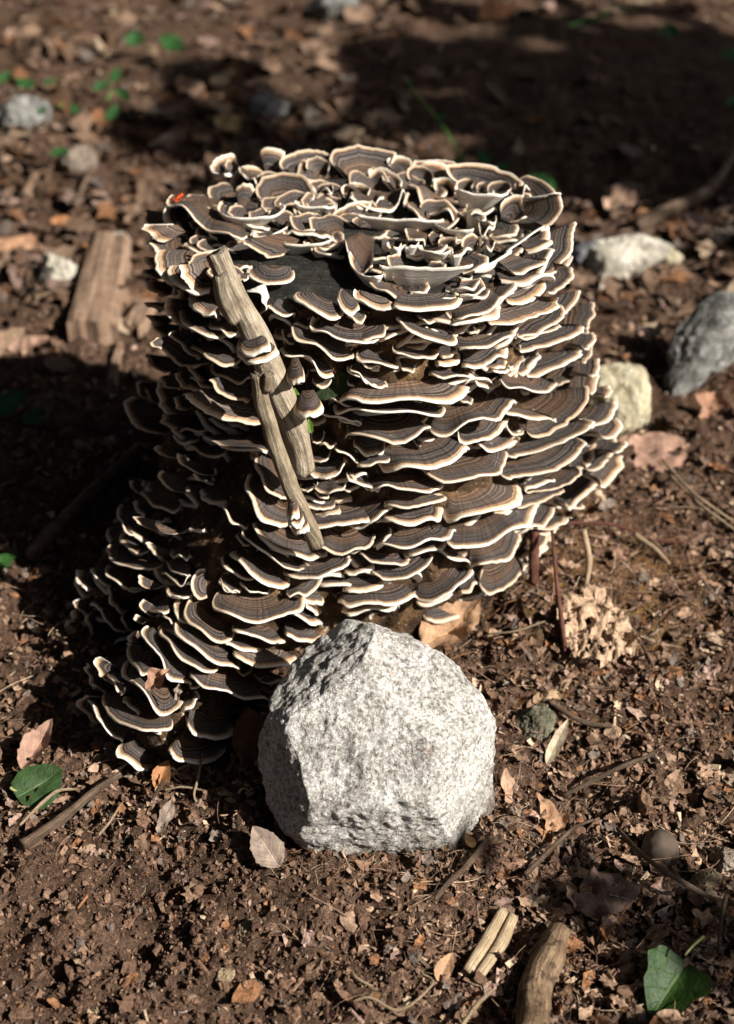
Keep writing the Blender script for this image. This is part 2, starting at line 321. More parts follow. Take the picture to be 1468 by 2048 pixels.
# ------------------------------------------------------------------ bracket caps
RNG = np.random.default_rng(7); NCAP = [0]
def cap_geo(A, M, B, base, k=.55, T=104, thick=.0026, roll=.06, wave=.05, bulge=.05, seed=0, nt=27, flip=False):
    C = (A+B)/2; hv = (B-A)/2; mv = M-C; L = np.linalg.norm(M-base); Wd = np.linalg.norm(hv)
    N = nrm(np.cross(hv, mv))
    ref = np.array((0, 0, 1.)) if flip else nrm(CAMP-C)+np.array((0, 0, .7))
    if N@ref < 0: N = -N
    th = np.radians(np.linspace(-T, T, nt)); rg = np.random.default_rng(seed+1000)
    e = rg.uniform(.84, 1.05); cs, sn = np.cos(th), np.sin(th)
    rimp = C+mv*(np.sign(cs)*np.abs(cs)**e)[:, None]+hv*(np.sign(sn)*np.abs(sn)**(e*.95+.05))[:, None]
    nz = vn(np.c_[th*2.2, th*0+seed*.37, th*0], 51)*.075+vn(np.c_[th*6, th*0+seed*.7, th*0], 52)*.03+vn(np.c_[th*17, th*0+seed*.2, th*0], 54)*.016
    bs = base+hv*(k*sn)[:, None]; loc = np.linalg.norm(rimp-bs, axis=1)
    rimp = rimp+(rimp-bs)*nz[:, None]
    wv = wave*L*(vn(np.c_[th*1.6, th*0+seed*.9, th*0], 53)+.45*np.sin(th*rg.integers(3, 6)+rg.uniform(0, 6)))
    tops = [0, .18, .36, .52, .66, .77, .85, .91, .955, .985]; bots = [.985, .95, .86, .7, .4, 0]
    def sh(r): return bulge*L*4*r*(1-r)-roll*L*max(0, (r-.72)/.28)**2
    V = []; D = []; An = []
    for r in tops: V.append(bs+(rimp-bs)*r+N*(sh(r)+wv*r*r)[:, None]); D.append(np.maximum((1-r)*loc, 1e-5)); An.append(th)
    V.append(bs+(rimp-bs)*1.0+N*(sh(1)+wv-thick*.5)[:, None]); D.append(0*th+1e-6); An.append(th)
    for r in bots:
        tk = thick+.006*(1-r)**1.5*min(1, L/.03)
        V.append(bs+(rimp-bs)*r+N*(sh(r)+wv*r*r-tk)[:, None]); D.append(-np.maximum((1-r)*loc, 1e-4)); An.append(th)
    return np.vstack(V), grid_faces(len(V), nt), {'rimd': np.concatenate(D), 'ang': np.concatenate(An)}
CAPS = []
def cap_part(A, M, B, base, parent=None, **kw):
    NCAP[0] += 1; g = cap_geo(A, M, B, base, seed=NCAP[0], **kw); V, F, at = g
    o = V.mean(0); me = mesh('bracket_cap', V-o, F, True, at, CAP); x = ob('bracket_cap', me, parent or stump); x.location = o
    CAPS.append(x); return x
def side(a, m, b, sc=1.0):
    Wp = math.hypot(b[0]-a[0], b[1]-a[1]); Wm = Wp*K*1.25; L = min(max(.48*Wm+.008, .013), .053)*sc
    A = hit(*a, .36*L); B = hit(*b, .36*L); M = hit(*m, L)
    d, g = grad(M); v = nrm(ray(*m)); C = (A+B)/2
    if abs(g@v) < .50:                    # on the flank the tier is seen from above and beside: rim points at like depth
        tm = (M-CAMP)@FW; A = CAMP+ray(*a)*(tm-.010); B = CAMP+ray(*b)*(tm+.014); C = (A+B)/2
        base = C-g*(L*.9+.008)+v*.014; base[2] += .004
        cap_part(A, M, B, base, k=RNG.uniform(.35, .55), T=110, thick=.0016, roll=RNG.uniform(.0, .05), wave=RNG.uniform(.03, .07), bulge=RNG.uniform(-.04, .03)); return
    d, g = grad(C); base = C-g*(max(d, 0)+.006)
    base[2] += RNG.uniform(.0, .16)*L+max(0, M[2]-base[2])*.3
    cap_part(A, M, B, base, k=RNG.uniform(.5, .75), thick=.0014+.006*min(Wm, .08)*RNG.uniform(.4, 1.2), roll=RNG.uniform(.0, .06), wave=RNG.uniform(.04, .12), bulge=RNG.uniform(-.09, .02))
def away(a, m, b, base):                  # a fan that rises from the cut face, seen from above
    d = (base[1]-m[1])/2190.0; h = .55*d
    A = atz(*a, ZT+.006+.62*h); B = atz(*b, ZT+.006+.62*h); M = atz(*m, ZT+.006+h); P = atz(*base, ZT-.002)
    cap_part(A, M, B, P, k=.22, T=118, roll=.05, bulge=-.03, thick=.0028, wave=.04)
def funnel(a, m, b, base):                # a cup seen from its pale underside
    d = abs(base[1]-m[1])/2190.0; h = 1.3*d+.004
    A = atz(*a, ZT+h*.95); B = atz(*b, ZT+h*.95); M = atz(*m, ZT+h); P = atz(*base, ZT-.002)
    cap_part(A, M, B, P, k=.16, T=112, flip=True, roll=.02, bulge=-.06, thick=.0026, wave=.03)
def shelf(a, m, b, base, h=.014):         # a flat flap on the cut face
    A = atz(*a, ZT+h); B = atz(*b, ZT+h); M = atz(*m, ZT+h*1.2); P = atz(*base, ZT)
    cap_part(A, M, B, P, k=.4, T=108, roll=.04, bulge=-.02, thick=.0022, wave=.10)
def tile(x0, y0, s, fn, txt):
    for ln in txt.strip().split(';'):
        v = [float(q) for q in ln.replace('\n', ' ').split()]
        if v: fn(*[(x0+v[i]/s, y0+v[i+1]/s) for i in range(0, len(v), 2)])
# traced rims: left end, outermost point, right end (and foot, for those on the cut face), in enlarged views of the photograph
tile(700, 650, 2.531, side, """600 5 630 38 662 10; 548 85 700 92 835 20; 840 55 950 45 1060 0; 860 120 1040 92 1185 10; 1180 180 1225 150 1245 60; 900 250 1080 205 1178 130;
1040 290 1130 268 1172 190; 215 105 330 157 460 135; 450 150 510 158 545 110; 435 180 500 202 560 155; 35 145 150 198 255 185; 255 180 305 238 332 205; -10 215 120 302 190 290;
565 195 680 203 800 140; 715 215 770 230 830 205; 820 215 850 217 888 165; 405 235 530 260 607 250; 635 245 690 312 750 290; 760 260 900 322 1040 310; -60 360 250 372 605 335;
320 355 345 388 378 365; 555 365 600 395 617 370; -80 400 250 440 482 430; 400 510 640 490 840 360; 548 520 650 577 805 480; 960 400 1055 427 1083 365; 1090 390 1160 360 1205 260;
775 435 920 465 1040 470; 895 510 1060 537 1208 340; 800 490 850 557 885 520; 1215 350 1250 310 1255 235; 1200 480 1260 482 1303 420; 1210 515 1320 462 1345 390; 1225 260 1255 230 1262 170;
1290 360 1315 350 1322 310; 1270 560 1350 552 1368 480; 1190 600 1250 587 1272 520; 785 660 1080 597 1205 480; 770 760 1050 727 1183 580; 1120 720 1210 710 1247 590; -20 545 250 562 407 510;
325 575 360 612 383 580; -60 465 10 490 60 478; 20 590 110 642 178 600; 650 590 720 622 845 590; 148 700 430 700 582 590; 370 740 660 772 775 630; 35 690 130 695 245 640; 105 800 300 832 478 815;
0 745 60 805 110 830; 180 880 300 907 492 865; 885 830 1060 817 1175 730; 880 820 960 797 1037 770; 1100 920 1210 852 1283 750; 1270 805 1340 782 1385 670; 1200 725 1300 692 1345 570; 1345 640 1385 622 1398 590;
1125 905 1165 927 1190 912; 830 910 980 892 1095 830; 1030 905 1100 922 1152 860; 470 960 700 935 865 830; 175 940 310 990 470 945; -40 1000 120 982 196 870; 490 1080 700 1092 942 950; 900 1010 980 1012 1047 925;
905 1025 1020 1027 1115 980; 135 1125 330 1095 537 1040; -30 1120 50 1142 125 1075; 110 1120 160 1092 200 1025; 50 1150 180 1202 300 1180; 270 1150 390 1147 482 1095; 450 1140 540 1177 620 1205; 600 1195 740 1197 867 1070;
660 1275 760 1342 912 1180; 330 1375 500 1352 612 1225; 545 1345 600 1332 665 1290; 110 1240 290 1277 415 1160; -40 1330 80 1342 175 1290; -30 1250 50 1252 120 1210; -60 1400 150 1395 340 1375; -40 1440 120 1445 250 1425;
930 1045 1000 1062 1055 1030""")
tile(240, 650, 2.823, side, """195 10 240 60 310 75; 290 40 360 150 470 185; 400 10 490 60 600 45; 185 90 330 215 510 200; 412 100 500 185 680 195; 155 170 185 235 260 270; 515 225 600 300 745 280;
235 300 300 360 420 345; 315 285 360 350 415 340; 510 320 640 410 745 400; 358 390 560 520 800 555; 45 420 110 580 290 595; 110 320 110 390 160 412; 150 360 170 420 230 455; 215 340 250 470 340 490;
315 420 340 472 395 465; 240 520 290 580 380 570; 330 575 420 600 490 595; 472 625 620 680 830 695; 305 610 350 660 440 640; 392 660 490 722 605 690; 205 690 260 745 360 745; 330 740 430 830 540 825;
430 845 480 878 530 865; 737 710 755 755 790 745; 120 890 190 1020 345 1015; 222 840 300 935 445 925; 62 880 80 935 130 950; 5 1010 15 1120 100 1180; 85 985 110 1040 150 1065; 95 1085 200 1165 380 1165;
180 1100 220 1112 275 1085; 395 1135 420 1160 480 1145; 8 1170 60 1265 165 1275; 165 1230 210 1305 265 1325; 285 1265 320 1310 390 1290; 265 1320 320 1400 395 1408; 225 1385 290 1430 400 1425;
-10 1440 70 1480 150 1480; 110 1430 160 1490 265 1455; 258 1475 300 1525 380 1520; 135 1540 180 1600 280 1590; 772 720 830 900 960 965; 722 850 800 1050 960 1115; 587 990 640 1100 730 1130; 755 1110 900 1250 1135 1310;
697 1150 850 1310 1050 1375; 667 1170 690 1215 740 1235; 635 1265 780 1425 960 1465; 580 1300 650 1390 775 1412; 568 1425 610 1490 690 1490; 682 1440 770 1510 855 1480; 945 1480 1000 1525 1135 1440;
1030 1330 1100 1360 1150 1360; 1140 1300 1170 1370 1210 1310; 920 1390 1120 1418 1305 1330; 1115 1200 1260 1267 1440 1210; 1070 1075 1220 1122 1475 1050; 1048 985 1130 1042 1217 1005; 1090 1065 1180 1077 1245 1040;
1100 900 1180 937 1297 850; 1062 800 1160 857 1272 760; 1078 745 1130 767 1187 715; 1080 620 1110 667 1150 610; 1120 650 1180 678 1225 665; 1210 690 1290 725 1350 775; 1340 775 1400 777 1480 740; 1015 910 1060 937 1115 890;
1225 920 1290 927 1355 895; 1280 830 1380 900 1480 910; 1100 935 1140 972 1185 950; 905 130 1060 212 1205 290; 970 0 1130 130 1325 175; 1085 290 1130 347 1195 310; 1300 235 1390 312 1475 350; 1335 160 1400 222 1480 215;
960 250 1000 335 1060 260; 1110 485 1240 525 1367 540; 1178 430 1330 475 1490 480; 1285 310 1310 347 1360 330; 915 30 940 90 985 100""")
tile(100, 1080, 2.7185, side, """310 30 400 140 605 130; 145 160 160 240 225 265; 225 150 260 210 330 245; 303 150 380 245 525 262; 325 250 340 335 410 395; 138 330 150 380 215 420; 122 395 150 455 200 460; 92 450 130 530 215 560;
205 420 225 490 265 525; 225 335 250 360 300 375; 285 360 330 460 430 495; 410 400 420 460 470 500; 500 330 520 395 590 415; 470 415 490 455 545 455; 630 245 680 300 770 285; 625 395 640 425 700 450; 685 330 700 420 760 440;
830 155 772 250 840 320; 893 300 1100 427 1390 345; 927 200 960 260 1035 272; 748 330 820 500 1005 515; 680 445 840 610 1045 672; 597 490 750 650 915 692; 507 480 590 640 770 780; 440 540 470 650 560 715; 318 610 350 720 435 805;
252 640 280 745 400 790; 245 785 270 800 340 840; 205 680 215 770 270 815; 410 660 500 840 705 915; 288 850 440 1010 670 1010; 210 860 300 1010 390 1095; 385 1110 420 1205 560 1250; 510 1275 535 1303 580 1290; 177 850 185 950 275 1000;
400 850 460 930 560 935; 770 720 960 832 1195 855; 1000 460 1120 522 1285 540; 1282 495 1370 537 1480 540; 950 540 1040 582 1150 600; 1000 590 1160 667 1345 650; 757 970 850 1067 1020 1030; 678 1090 750 1207 970 1135; 657 1222 720 1272 800 1250;
632 1285 660 1308 687 1290; 1402 320 1430 387 1480 395; 1270 375 1370 425 1480 455; 1028 690 1060 732 1105 690; 1150 765 1200 782 1280 760; 700 905 760 895 802 830; 247 600 255 570 370 550; 350 590 360 545 450 525; 440 560 450 510 500 485; 760 780 800 797 835 775""")
tile(260, 260, 2.936, side, """82 825 120 865 190 870; 90 560 130 630 210 660; 95 750 120 810 175 835; 107 890 150 965 230 965; 220 850 240 930 275 965; 85 1015 150 1040 200 1055; 210 990 250 1110 370 1175;
297 1040 380 1165 570 1195; 147 1130 180 1200 240 1222; 112 1090 130 1130 170 1150; 450 1130 530 1182 645 1185; 348 970 420 1062 525 1070; 290 800 350 905 430 945; 280 945 295 990 340 1005; 690 945 795 1020 740 1095; 630 850 655 880 690 860;
680 825 830 899 968 840; 965 950 1080 1052 1255 1080; 1055 1120 1250 1218 1480 1190; 1222 950 1260 1055 1350 1055; 800 1030 880 1075 970 1090; 1275 1085 1340 1117 1387 1095; 655 650 770 717 895 740""")
tile(700, 260, 2.6214, side, """1020 745 1120 692 1188 500; 857 745 960 724 1037 685; 1030 840 1120 817 1168 730; 1130 710 1155 692 1160 650; 830 890 960 882 1027 770; 800 855 860 842 895 785; 525 970 690 935 818 845; 228 905 400 932 592 890; 18 845 120 917 235 910;
730 1000 950 987 1107 890; 650 960 710 972 775 925; 860 1075 1030 1052 1122 920; 1110 960 1170 922 1212 840; 1230 1060 1270 1002 1280 900; 258 985 450 1092 558 1080; -40 1080 80 1090 187 1025; 140 1090 200 1080 280 1040; 360 970 410 1012 452 985; 1230 1140 1275 1112 1285 1060;
1065 340 1112 395 1050 505""")
tile(260, 260, 2.936, away, """735 340 900 248 1082 350 910 430; 620 350 665 322 730 350 650 470; 470 215 540 148 625 160 600 240; 555 200 590 168 640 210 630 275; 765 130 820 98 907 135 810 250; 875 190 1010 113 1180 150 1000 250; 1030 195 1095 150 1170 200 1130 275;
1170 160 1340 72 1560 140 1350 290; 1240 350 1320 303 1408 350 1310 405; 1195 500 1310 425 1410 440 1270 525; 1402 250 1430 218 1480 260 1455 310""")
tile(700, 260, 2.6214, away, """197 165 260 133 325 170 250 240; 100 230 180 198 275 265 175 310; 297 225 360 178 437 235 400 300; 437 280 490 243 552 300 510 345; 512 225 640 168 885 250 680 300; 325 175 440 153 560 175 450 230; 553 285 610 248 648 275 625 315;
720 300 790 258 845 295 765 328; 665 300 690 266 720 285 700 318; 790 405 865 336 940 400 815 475; 890 350 930 336 957 380 915 400; 465 580 520 558 555 580 505 625; 590 590 640 541 680 570 640 665; 880 250 1030 272 1065 390 900 400""")
tile(260, 260, 2.936, funnel, """512 430 690 512 905 440 650 580; 715 605 820 612 937 545 830 655; 890 640 1020 667 1205 625 970 705; 965 420 1080 447 1215 430 1050 495""")
tile(700, 260, 2.6214, funnel, """550 295 690 327 845 315 620 420; 610 395 690 467 775 462 630 525; 45 440 240 457 495 465 250 525; 430 475 550 517 650 508 585 565; 195 590 230 612 270 590 255 670; 287 595 320 602 360 585 305 650; 360 600 430 632 525 630 450 695;
520 640 560 652 592 632 550 705; 155 705 400 714 632 705 340 805; 545 745 600 774 640 755 590 790; -12 650 60 747 175 745 120 805; 180 760 205 752 228 760 200 800; 1068 395 1062 455 1005 525 950 470; 1025 505 930 568 825 645 880 610; 850 618 755 682 640 735 790 700""")
tile(260, 260, 2.936, lambda *q: shelf(*q, h=-.016), """120 500 220 620 440 720 450 540; 85 470 95 540 140 580 210 500""")
tile(260, 260, 2.936, lambda *q: shelf(*q, h=-.003), """228 450 280 580 410 640 460 500""")
tile(260, 260, 2.936, shelf, """225 400 450 562 690 630 540 430; 645 215 690 277 765 295 740 240; 1075 320 1150 347 1190 350 1140 310; 1280 370 1340 417 1480 390 1390 350; 900 590 1050 600 1180 600 1040 540; 1238 640 1310 722 1430 770 1400 610""")
tile(700, 260, 2.6214, shelf, """305 275 430 377 555 425 490 320; 830 330 890 327 937 280 840 300; 675 490 705 522 760 480 720 470; 285 500 320 547 400 575 390 520; 680 575 720 592 762 570 720 560; 0 345 130 367 295 330 150 300; 290 340 340 422 403 450 390 380""")


# low caps that fill the cut face between the rosettes, and the tiers between and behind the large ones
def gap(x, y): return y < -.052 and -.105 < x < .02
def fill_top(n, seed):
    rg = np.random.default_rng(seed); out = []; tr = 0
    while len(out) < n and tr < 4000:
        tr += 1; r = .158*math.sqrt(rg.uniform()); p = rg.uniform(-np.pi, np.pi); x = SC[0]+r*math.cos(p); y = r*math.sin(p)
        if gap(x, y): continue
        a = p+rg.normal(0, 1.0); s = rg.uniform(.011, .027); b = np.array((x, y, ZT-.001)); o = np.array((math.cos(a), math.sin(a), 0)); t = np.array((-o[1], o[0], 0)); h = s*rg.uniform(.1, .75)
        out.append((b+t*s*.85+o*s*.5+np.array((0, 0, h*rg.uniform(.4, 1.1))), b+o*s*1.25+np.array((0, 0, h)), b-t*s*.85+o*s*.5+np.array((0, 0, h*rg.uniform(.4, 1.1))), b))
    return out
def tiers(n, p0, p1, z0, z1, s0, s1, pr, seed, tilt=0.0):
    rg = np.random.default_rng(seed); out = []
    for i in range(n):
        p = math.radians(rg.uniform(p0, p1)); z = rg.uniform(z0, z1); o = np.array((math.cos(p), math.sin(p), 0)); t = np.array((-o[1], o[0], 0)); s = rg.uniform(s0, s1)
        R = .6
        for _ in range(40): R -= .7*float(sdf(np.array([SC+o*R+np.array((0, 0, z))]))[0])
        b = SC+o*(R-.006)+np.array((0, 0, z)); d = rg.uniform(-.008, .010)+tilt; rl = np.array((0, 0, rg.normal(0, .25)*s))
        o2 = nrm(o+t*rg.normal(0, .25))
        out.append((b+t*s+o2*s*pr*.4+rl, b+o2*s*pr+np.array((0, 0, d)), b-t*s+o2*s*pr*.4-rl, b+np.array((0, 0, .004))))
    return out
for p in list(range(-60, 30, 11))+list(range(30, 215, 12)):            # the ring of caps that leans out over the top edge
    q = tiers(1, p-3, p+3, ZT-.014, ZT-.004, .022, .034, 1.3, 60+p, .010)[0]
    if not gap(q[3][0], q[3][1]): cap_part(*q, k=.6, flip=True, wave=.08, bulge=-.05)
CAPS.sort(key=lambda o: o.dimensions.length if False else -max(np.ptp(np.array([v.co for v in o.data.vertices]), axis=0)))
extra = []
def flipcheck(g): return g
for o in CAPS[298:]:
    V = np.array([v.co for v in o.data.vertices])+np.array(o.location); n = len(V)
    r = np.empty(n, np.float32); o.data.attributes['rimd'].data.foreach_get('value', r); q = np.empty(n, np.float32); o.data.attributes['ang'].data.foreach_get('value', q)
    extra.append((V, grid_faces(n//27, 27), {'rimd': r, 'ang': q})); bpy.data.objects.remove(o)
for i, (A, M, B, P) in enumerate(fill_top(120, 5)): extra.append(cap_geo(A, M, B, P, k=.25, T=112, seed=2000+i, flip=True, bulge=-.04, wave=.10, nt=19))
for i, (A, M, B, P) in enumerate(tiers(130, 40, 150, .03, .34, .018, .04, 1.15, 6)+tiers(160, -160, -14, .015, .335, .010, .022, .85, 16, .003)+tiers(40, -160, -20, .325, .347, .010, .018, .9, 26)): extra.append(cap_geo(A, M, B, P, k=.6, seed=3000+i, flip=True, bulge=-.03, wave=.10, nt=17))
V, F, at = join(extra); ob('small_bracket_caps', mesh('small_bracket_caps', V, np.array(F), True, at, CAP), stump, kind='stuff')
# ------------------------------------------------------------------ branches that lean on the stump
def pts(lst, fn): return np.array([fn(*q) for q in lst])
def stick(name, label, P, R, m, cat='stick', n=34, seg=12, bump=.14, seed=1, broken=0.0, group=None, extra=None):
    parts = [tube(P, R, n, seg, bump, seed, broken)]
    for e in (extra or []): parts.append(tube(*e))
    V, F, at = join(parts); me = mesh(name, V, F, True, at, m); o = ob(name, me, None, label, cat, group); return center(me, o)
def H(l): return np.array([hit(x, y, off, False) for x, y, off in l])
br = ob('dead_branch', None, None, 'thick grey-tan broken branch leaning against the front of the fungus-covered stump', 'branch')
P = H([(434, 508, .058), (470, 590, .055), (520, 690, .052), (562, 790, .050), (590, 860, .045), (606, 940, .035)])
V, F, at = tube(P, [.0094, .0104, .0122, .0116, .0126, .0104], 60, 24, .09, 4, .004); ob('wood', mesh('wood', V, F, True, at, WOOD), br)
P2 = H([(440, 555, .075), (448, 600, .075), (470, 640, .068)]); V, F, at = tube(P2, [.006, .0075, .006], 14, 12, .2, 6, .004); ob('side_stub', mesh('side_stub', V, F, True, at, WOOD), br)
def on_branch(x, y, w, h, off, par, tilt=.0):
    A = hit(x-w, y, off); B = hit(x+w, y-4, off); M = hit(x, y+h*.8, off+.024); base = (A+B)/2+np.array((0, .008, .010)); o = cap_part(A, M, B, base, parent=par, k=.4, T=112, wave=.05, bulge=-.03); return o
on_branch(514, 702, 42, 24, .056, br); on_branch(506, 688, 34, 18, .058, br); on_branch(616, 812, 30, 20, .052, br); on_branch(590, 748, 18, 16, .046, br)
st = ob('slender_stick', None, None, 'slender brown stick propped in front of the thicker grey branch on the stump', 'stick')
P = H([(517, 752, .088), (524, 800, .086), (545, 870, .083), (572, 950, .080), (598, 1010, .078), (618, 1055, .072), (632, 1088, .062)])
V, F, at = tube(P, [.0066, .0070, .0070, .0072, .0074, .0073, .0070], 60, 18, .10, 14, .006)
SLEN = mat_wood('weathered_stick', (.11, .082, .05), (.235, .185, .12), (.38, .315, .225), 2.6); ob('wood', mesh('wood', V, F, True, at, SLEN), st)
V, F, at = tube(H([(530, 778, .088), (536, 758, .090), (539, 748, .091)]), [.0045, .0045, .004], 8, 10, .2, 3, .003); ob('side_stub', mesh('side_stub', V, F, True, at, SLEN), st)
V, F, at = tube(H([(552, 905, .083), (544, 896, .086)]), [.003, .0022], 6, 8, .2, 3, .002); ob('side_stub', mesh('side_stub', V, F, True, at, SLEN), st)
for x, y, w, h in ((585, 1024, 14, 9), (592, 1040, 17, 9), (600, 1052, 18, 8)): on_branch(x, y, w, h, .086, st)
# ------------------------------------------------------------------ rocks
def ico(n):
    import bmesh
    bm = bmesh.new(); bmesh.ops.create_icosphere(bm, subdivisions=n, radius=1); V = np.array([v.co for v in bm.verts]); F = np.array([[v.index for v in f.verts] for f in bm.faces]); bm.free(); return V, F
def rock(name, label, outline, y, tf, tb, m, seed=0, sub=5, planes=(), amp=.05, fq=3.0, rough=.35, up=0.0, cat='rock', pw=.85, group=None, facets=0):
    O = np.array(outline, float); c = (O.max(0)+O.min(0))/2; ct = gp(c[0], O[:, 1].max()-.12*np.ptp(O[:, 1])); dep = (ct-CAMP)@FW+.35*tf; C = CAMP+ray(*c)*dep; s = dep*K
    if y is not None and sub == 7: C = aty(c[0], c[1], y); dep = (C-CAMP)@FW; s = dep*K
    d = O-c; an = np.arctan2(-d[:, 1], d[:, 0]); ra = np.hypot(d[:, 0], d[:, 1])*s; i = np.argsort(an); an, ra = an[i], ra[i]
    an = np.r_[an[-1]-2*np.pi, an, an[0]+2*np.pi]; ra = np.r_[ra[-1], ra, ra[0]]
    U, F = ico(sub); q = np.hypot(U[:, 0], U[:, 1]); a = np.arctan2(U[:, 1], U[:, 0]); rho = np.interp(a, an, ra)*q**pw
    w = np.sign(U[:, 2])*np.abs(U[:, 2])**.8*np.where(U[:, 2] > 0, tf, tb)
    X = np.c_[np.cos(a)*rho, np.sin(a)*rho, w]
    for n, dd in planes:
        n = nrm(n); e = X@n-dd; X = X-n*np.maximum(e, 0)[:, None]*.96
    rgp = np.random.default_rng(seed+900)
    for _ in range(facets):
        n = nrm(rgp.normal(0, 1, 3)); e = X@n; dd = e.max()*rgp.uniform(.62, .88); X = X-n*np.maximum(e-dd, 0)[:, None]*.95
    R = ra.mean(); nn = U; f = fbm(X/R*fq+seed*5.1, 5, seed, .55); f2 = np.abs(vn(X/R*fq*2.2+seed, seed+5))
    f3_ = fbm(X/R*fq*3.7+seed*2.3, 4, seed+40, .6)
    X = X+nn*(R*amp*f*rough-R*amp*.5*f2+R*amp*.3+R*amp*.34*f3_)[:, None]
    Vw = C+X[:, :1]*RT+X[:, 1:2]*UP-X[:, 2:3]*FW
    me = mesh(name, Vw, F, True, None, m); o = ob(name, me, None, label, cat, group); return center(me, o)
rock('granite_boulder', 'big pale speckled granite boulder lying in front of the stump', [(690, 1243), (752, 1252), (805, 1268), (862, 1302), (915, 1342), (950, 1378), (975, 1425), (988, 1470), (985, 1530), (996, 1590), (1000, 1635), (975, 1672), (925, 1705), (860, 1722), (780, 1715), (690, 1708), (610, 1690), (565, 1655), (540, 1600), (527, 1545), (520, 1480), (540, 1420), (560, 1370), (600, 1318), (650, 1272)], -.40, .075, .09, GRAN, 3, 7, planes=(((-.1, .25, 1), .058), ((.4, .55, .75), .064), ((-.8, -.1, .62), .087), ((.75, -.2, .5), .074), ((.1, -.75, .7), .076), ((-.5, .7, .5), .078), ((.65, .72, .25), .088)), amp=.036, fq=3.4, rough=.8)
PALE = mat_rock('pale_limestone', (.20, .18, .14), (.42, .38, .31), (.60, .56, .47)); YEL = mat_rock('yellowish_sandstone', (.24, .20, .12), (.46, .40, .27), (.62, .57, .43), 45); GREY = mat_rock('grey_gneiss', (.05, .048, .043), (.17, .165, .15), (.36, .35, .32), 60); DARK = mat_rock('dark_slate', (.03, .032, .035), (.09, .095, .10), (.2, .21, .22), 20); BROWNR = mat_rock('brown_stone', (.10, .075, .055), (.21, .165, .13), (.34, .28, .22), 30)
rock('wedge_rock', 'pale wedge-shaped rock lying behind the right edge of the stump', [(1160, 500), (1185, 468), (1260, 458), (1330, 462), (1355, 472), (1345, 495), (1300, 530), (1240, 565), (1185, 588), (1168, 560), (1150, 530)], 0.38, .026, .05, PALE, 11, 6, planes=(((0, .5, .8), .018), ((.3, -.5, .8), .020)), amp=.07, facets=7, pw=.7)
rock('dark_slate_rock', 'dark slaty stone touching the left end of the pale wedge rock', [(1140, 505), (1165, 490), (1205, 485), (1210, 515), (1185, 540), (1160, 552), (1145, 535)], .37, .035, .03, DARK, 12, 5, amp=.14, facets=8, pw=.7)
rock('block_rock', 'blocky yellowish stone beside the right side of the stump', [(1190, 742), (1205, 730), (1250, 727), (1286, 736), (1293, 765), (1296, 800), (1297, 830), (1285, 862), (1240, 880), (1205, 880), (1185, 820)], .135, .035, .04, YEL, 13, 5, planes=(((0, .85, .5), .040), ((-.2, -.1, 1), .028), ((.9, 0, .3), .045)), amp=.10, pw=.75, facets=5)
rock('ridged_rock', 'angular grey rock with dark faces at the right edge of the frame', [(1300, 815), (1318, 790), (1345, 735), (1350, 680), (1385, 630), (1425, 588), (1490, 590), (1500, 690), (1480, 720), (1420, 740), (1380, 780), (1350, 810), (1330, 828)], .24, .018, .05, GREY, 14, 5, planes=(((-.55, .35, .7), .016), ((.6, -.5, .6), .02)), amp=.08, facets=3, pw=.75)
LITTER = mat_rock('crumbly_tan_stone', (.14, .10, .06), (.28, .21, .13), (.42, .33, .22), 60)
MOSS = mat_rock('mossy_stone', (.04, .04, .025), (.11, .10, .065), (.2, .18, .13), 50)
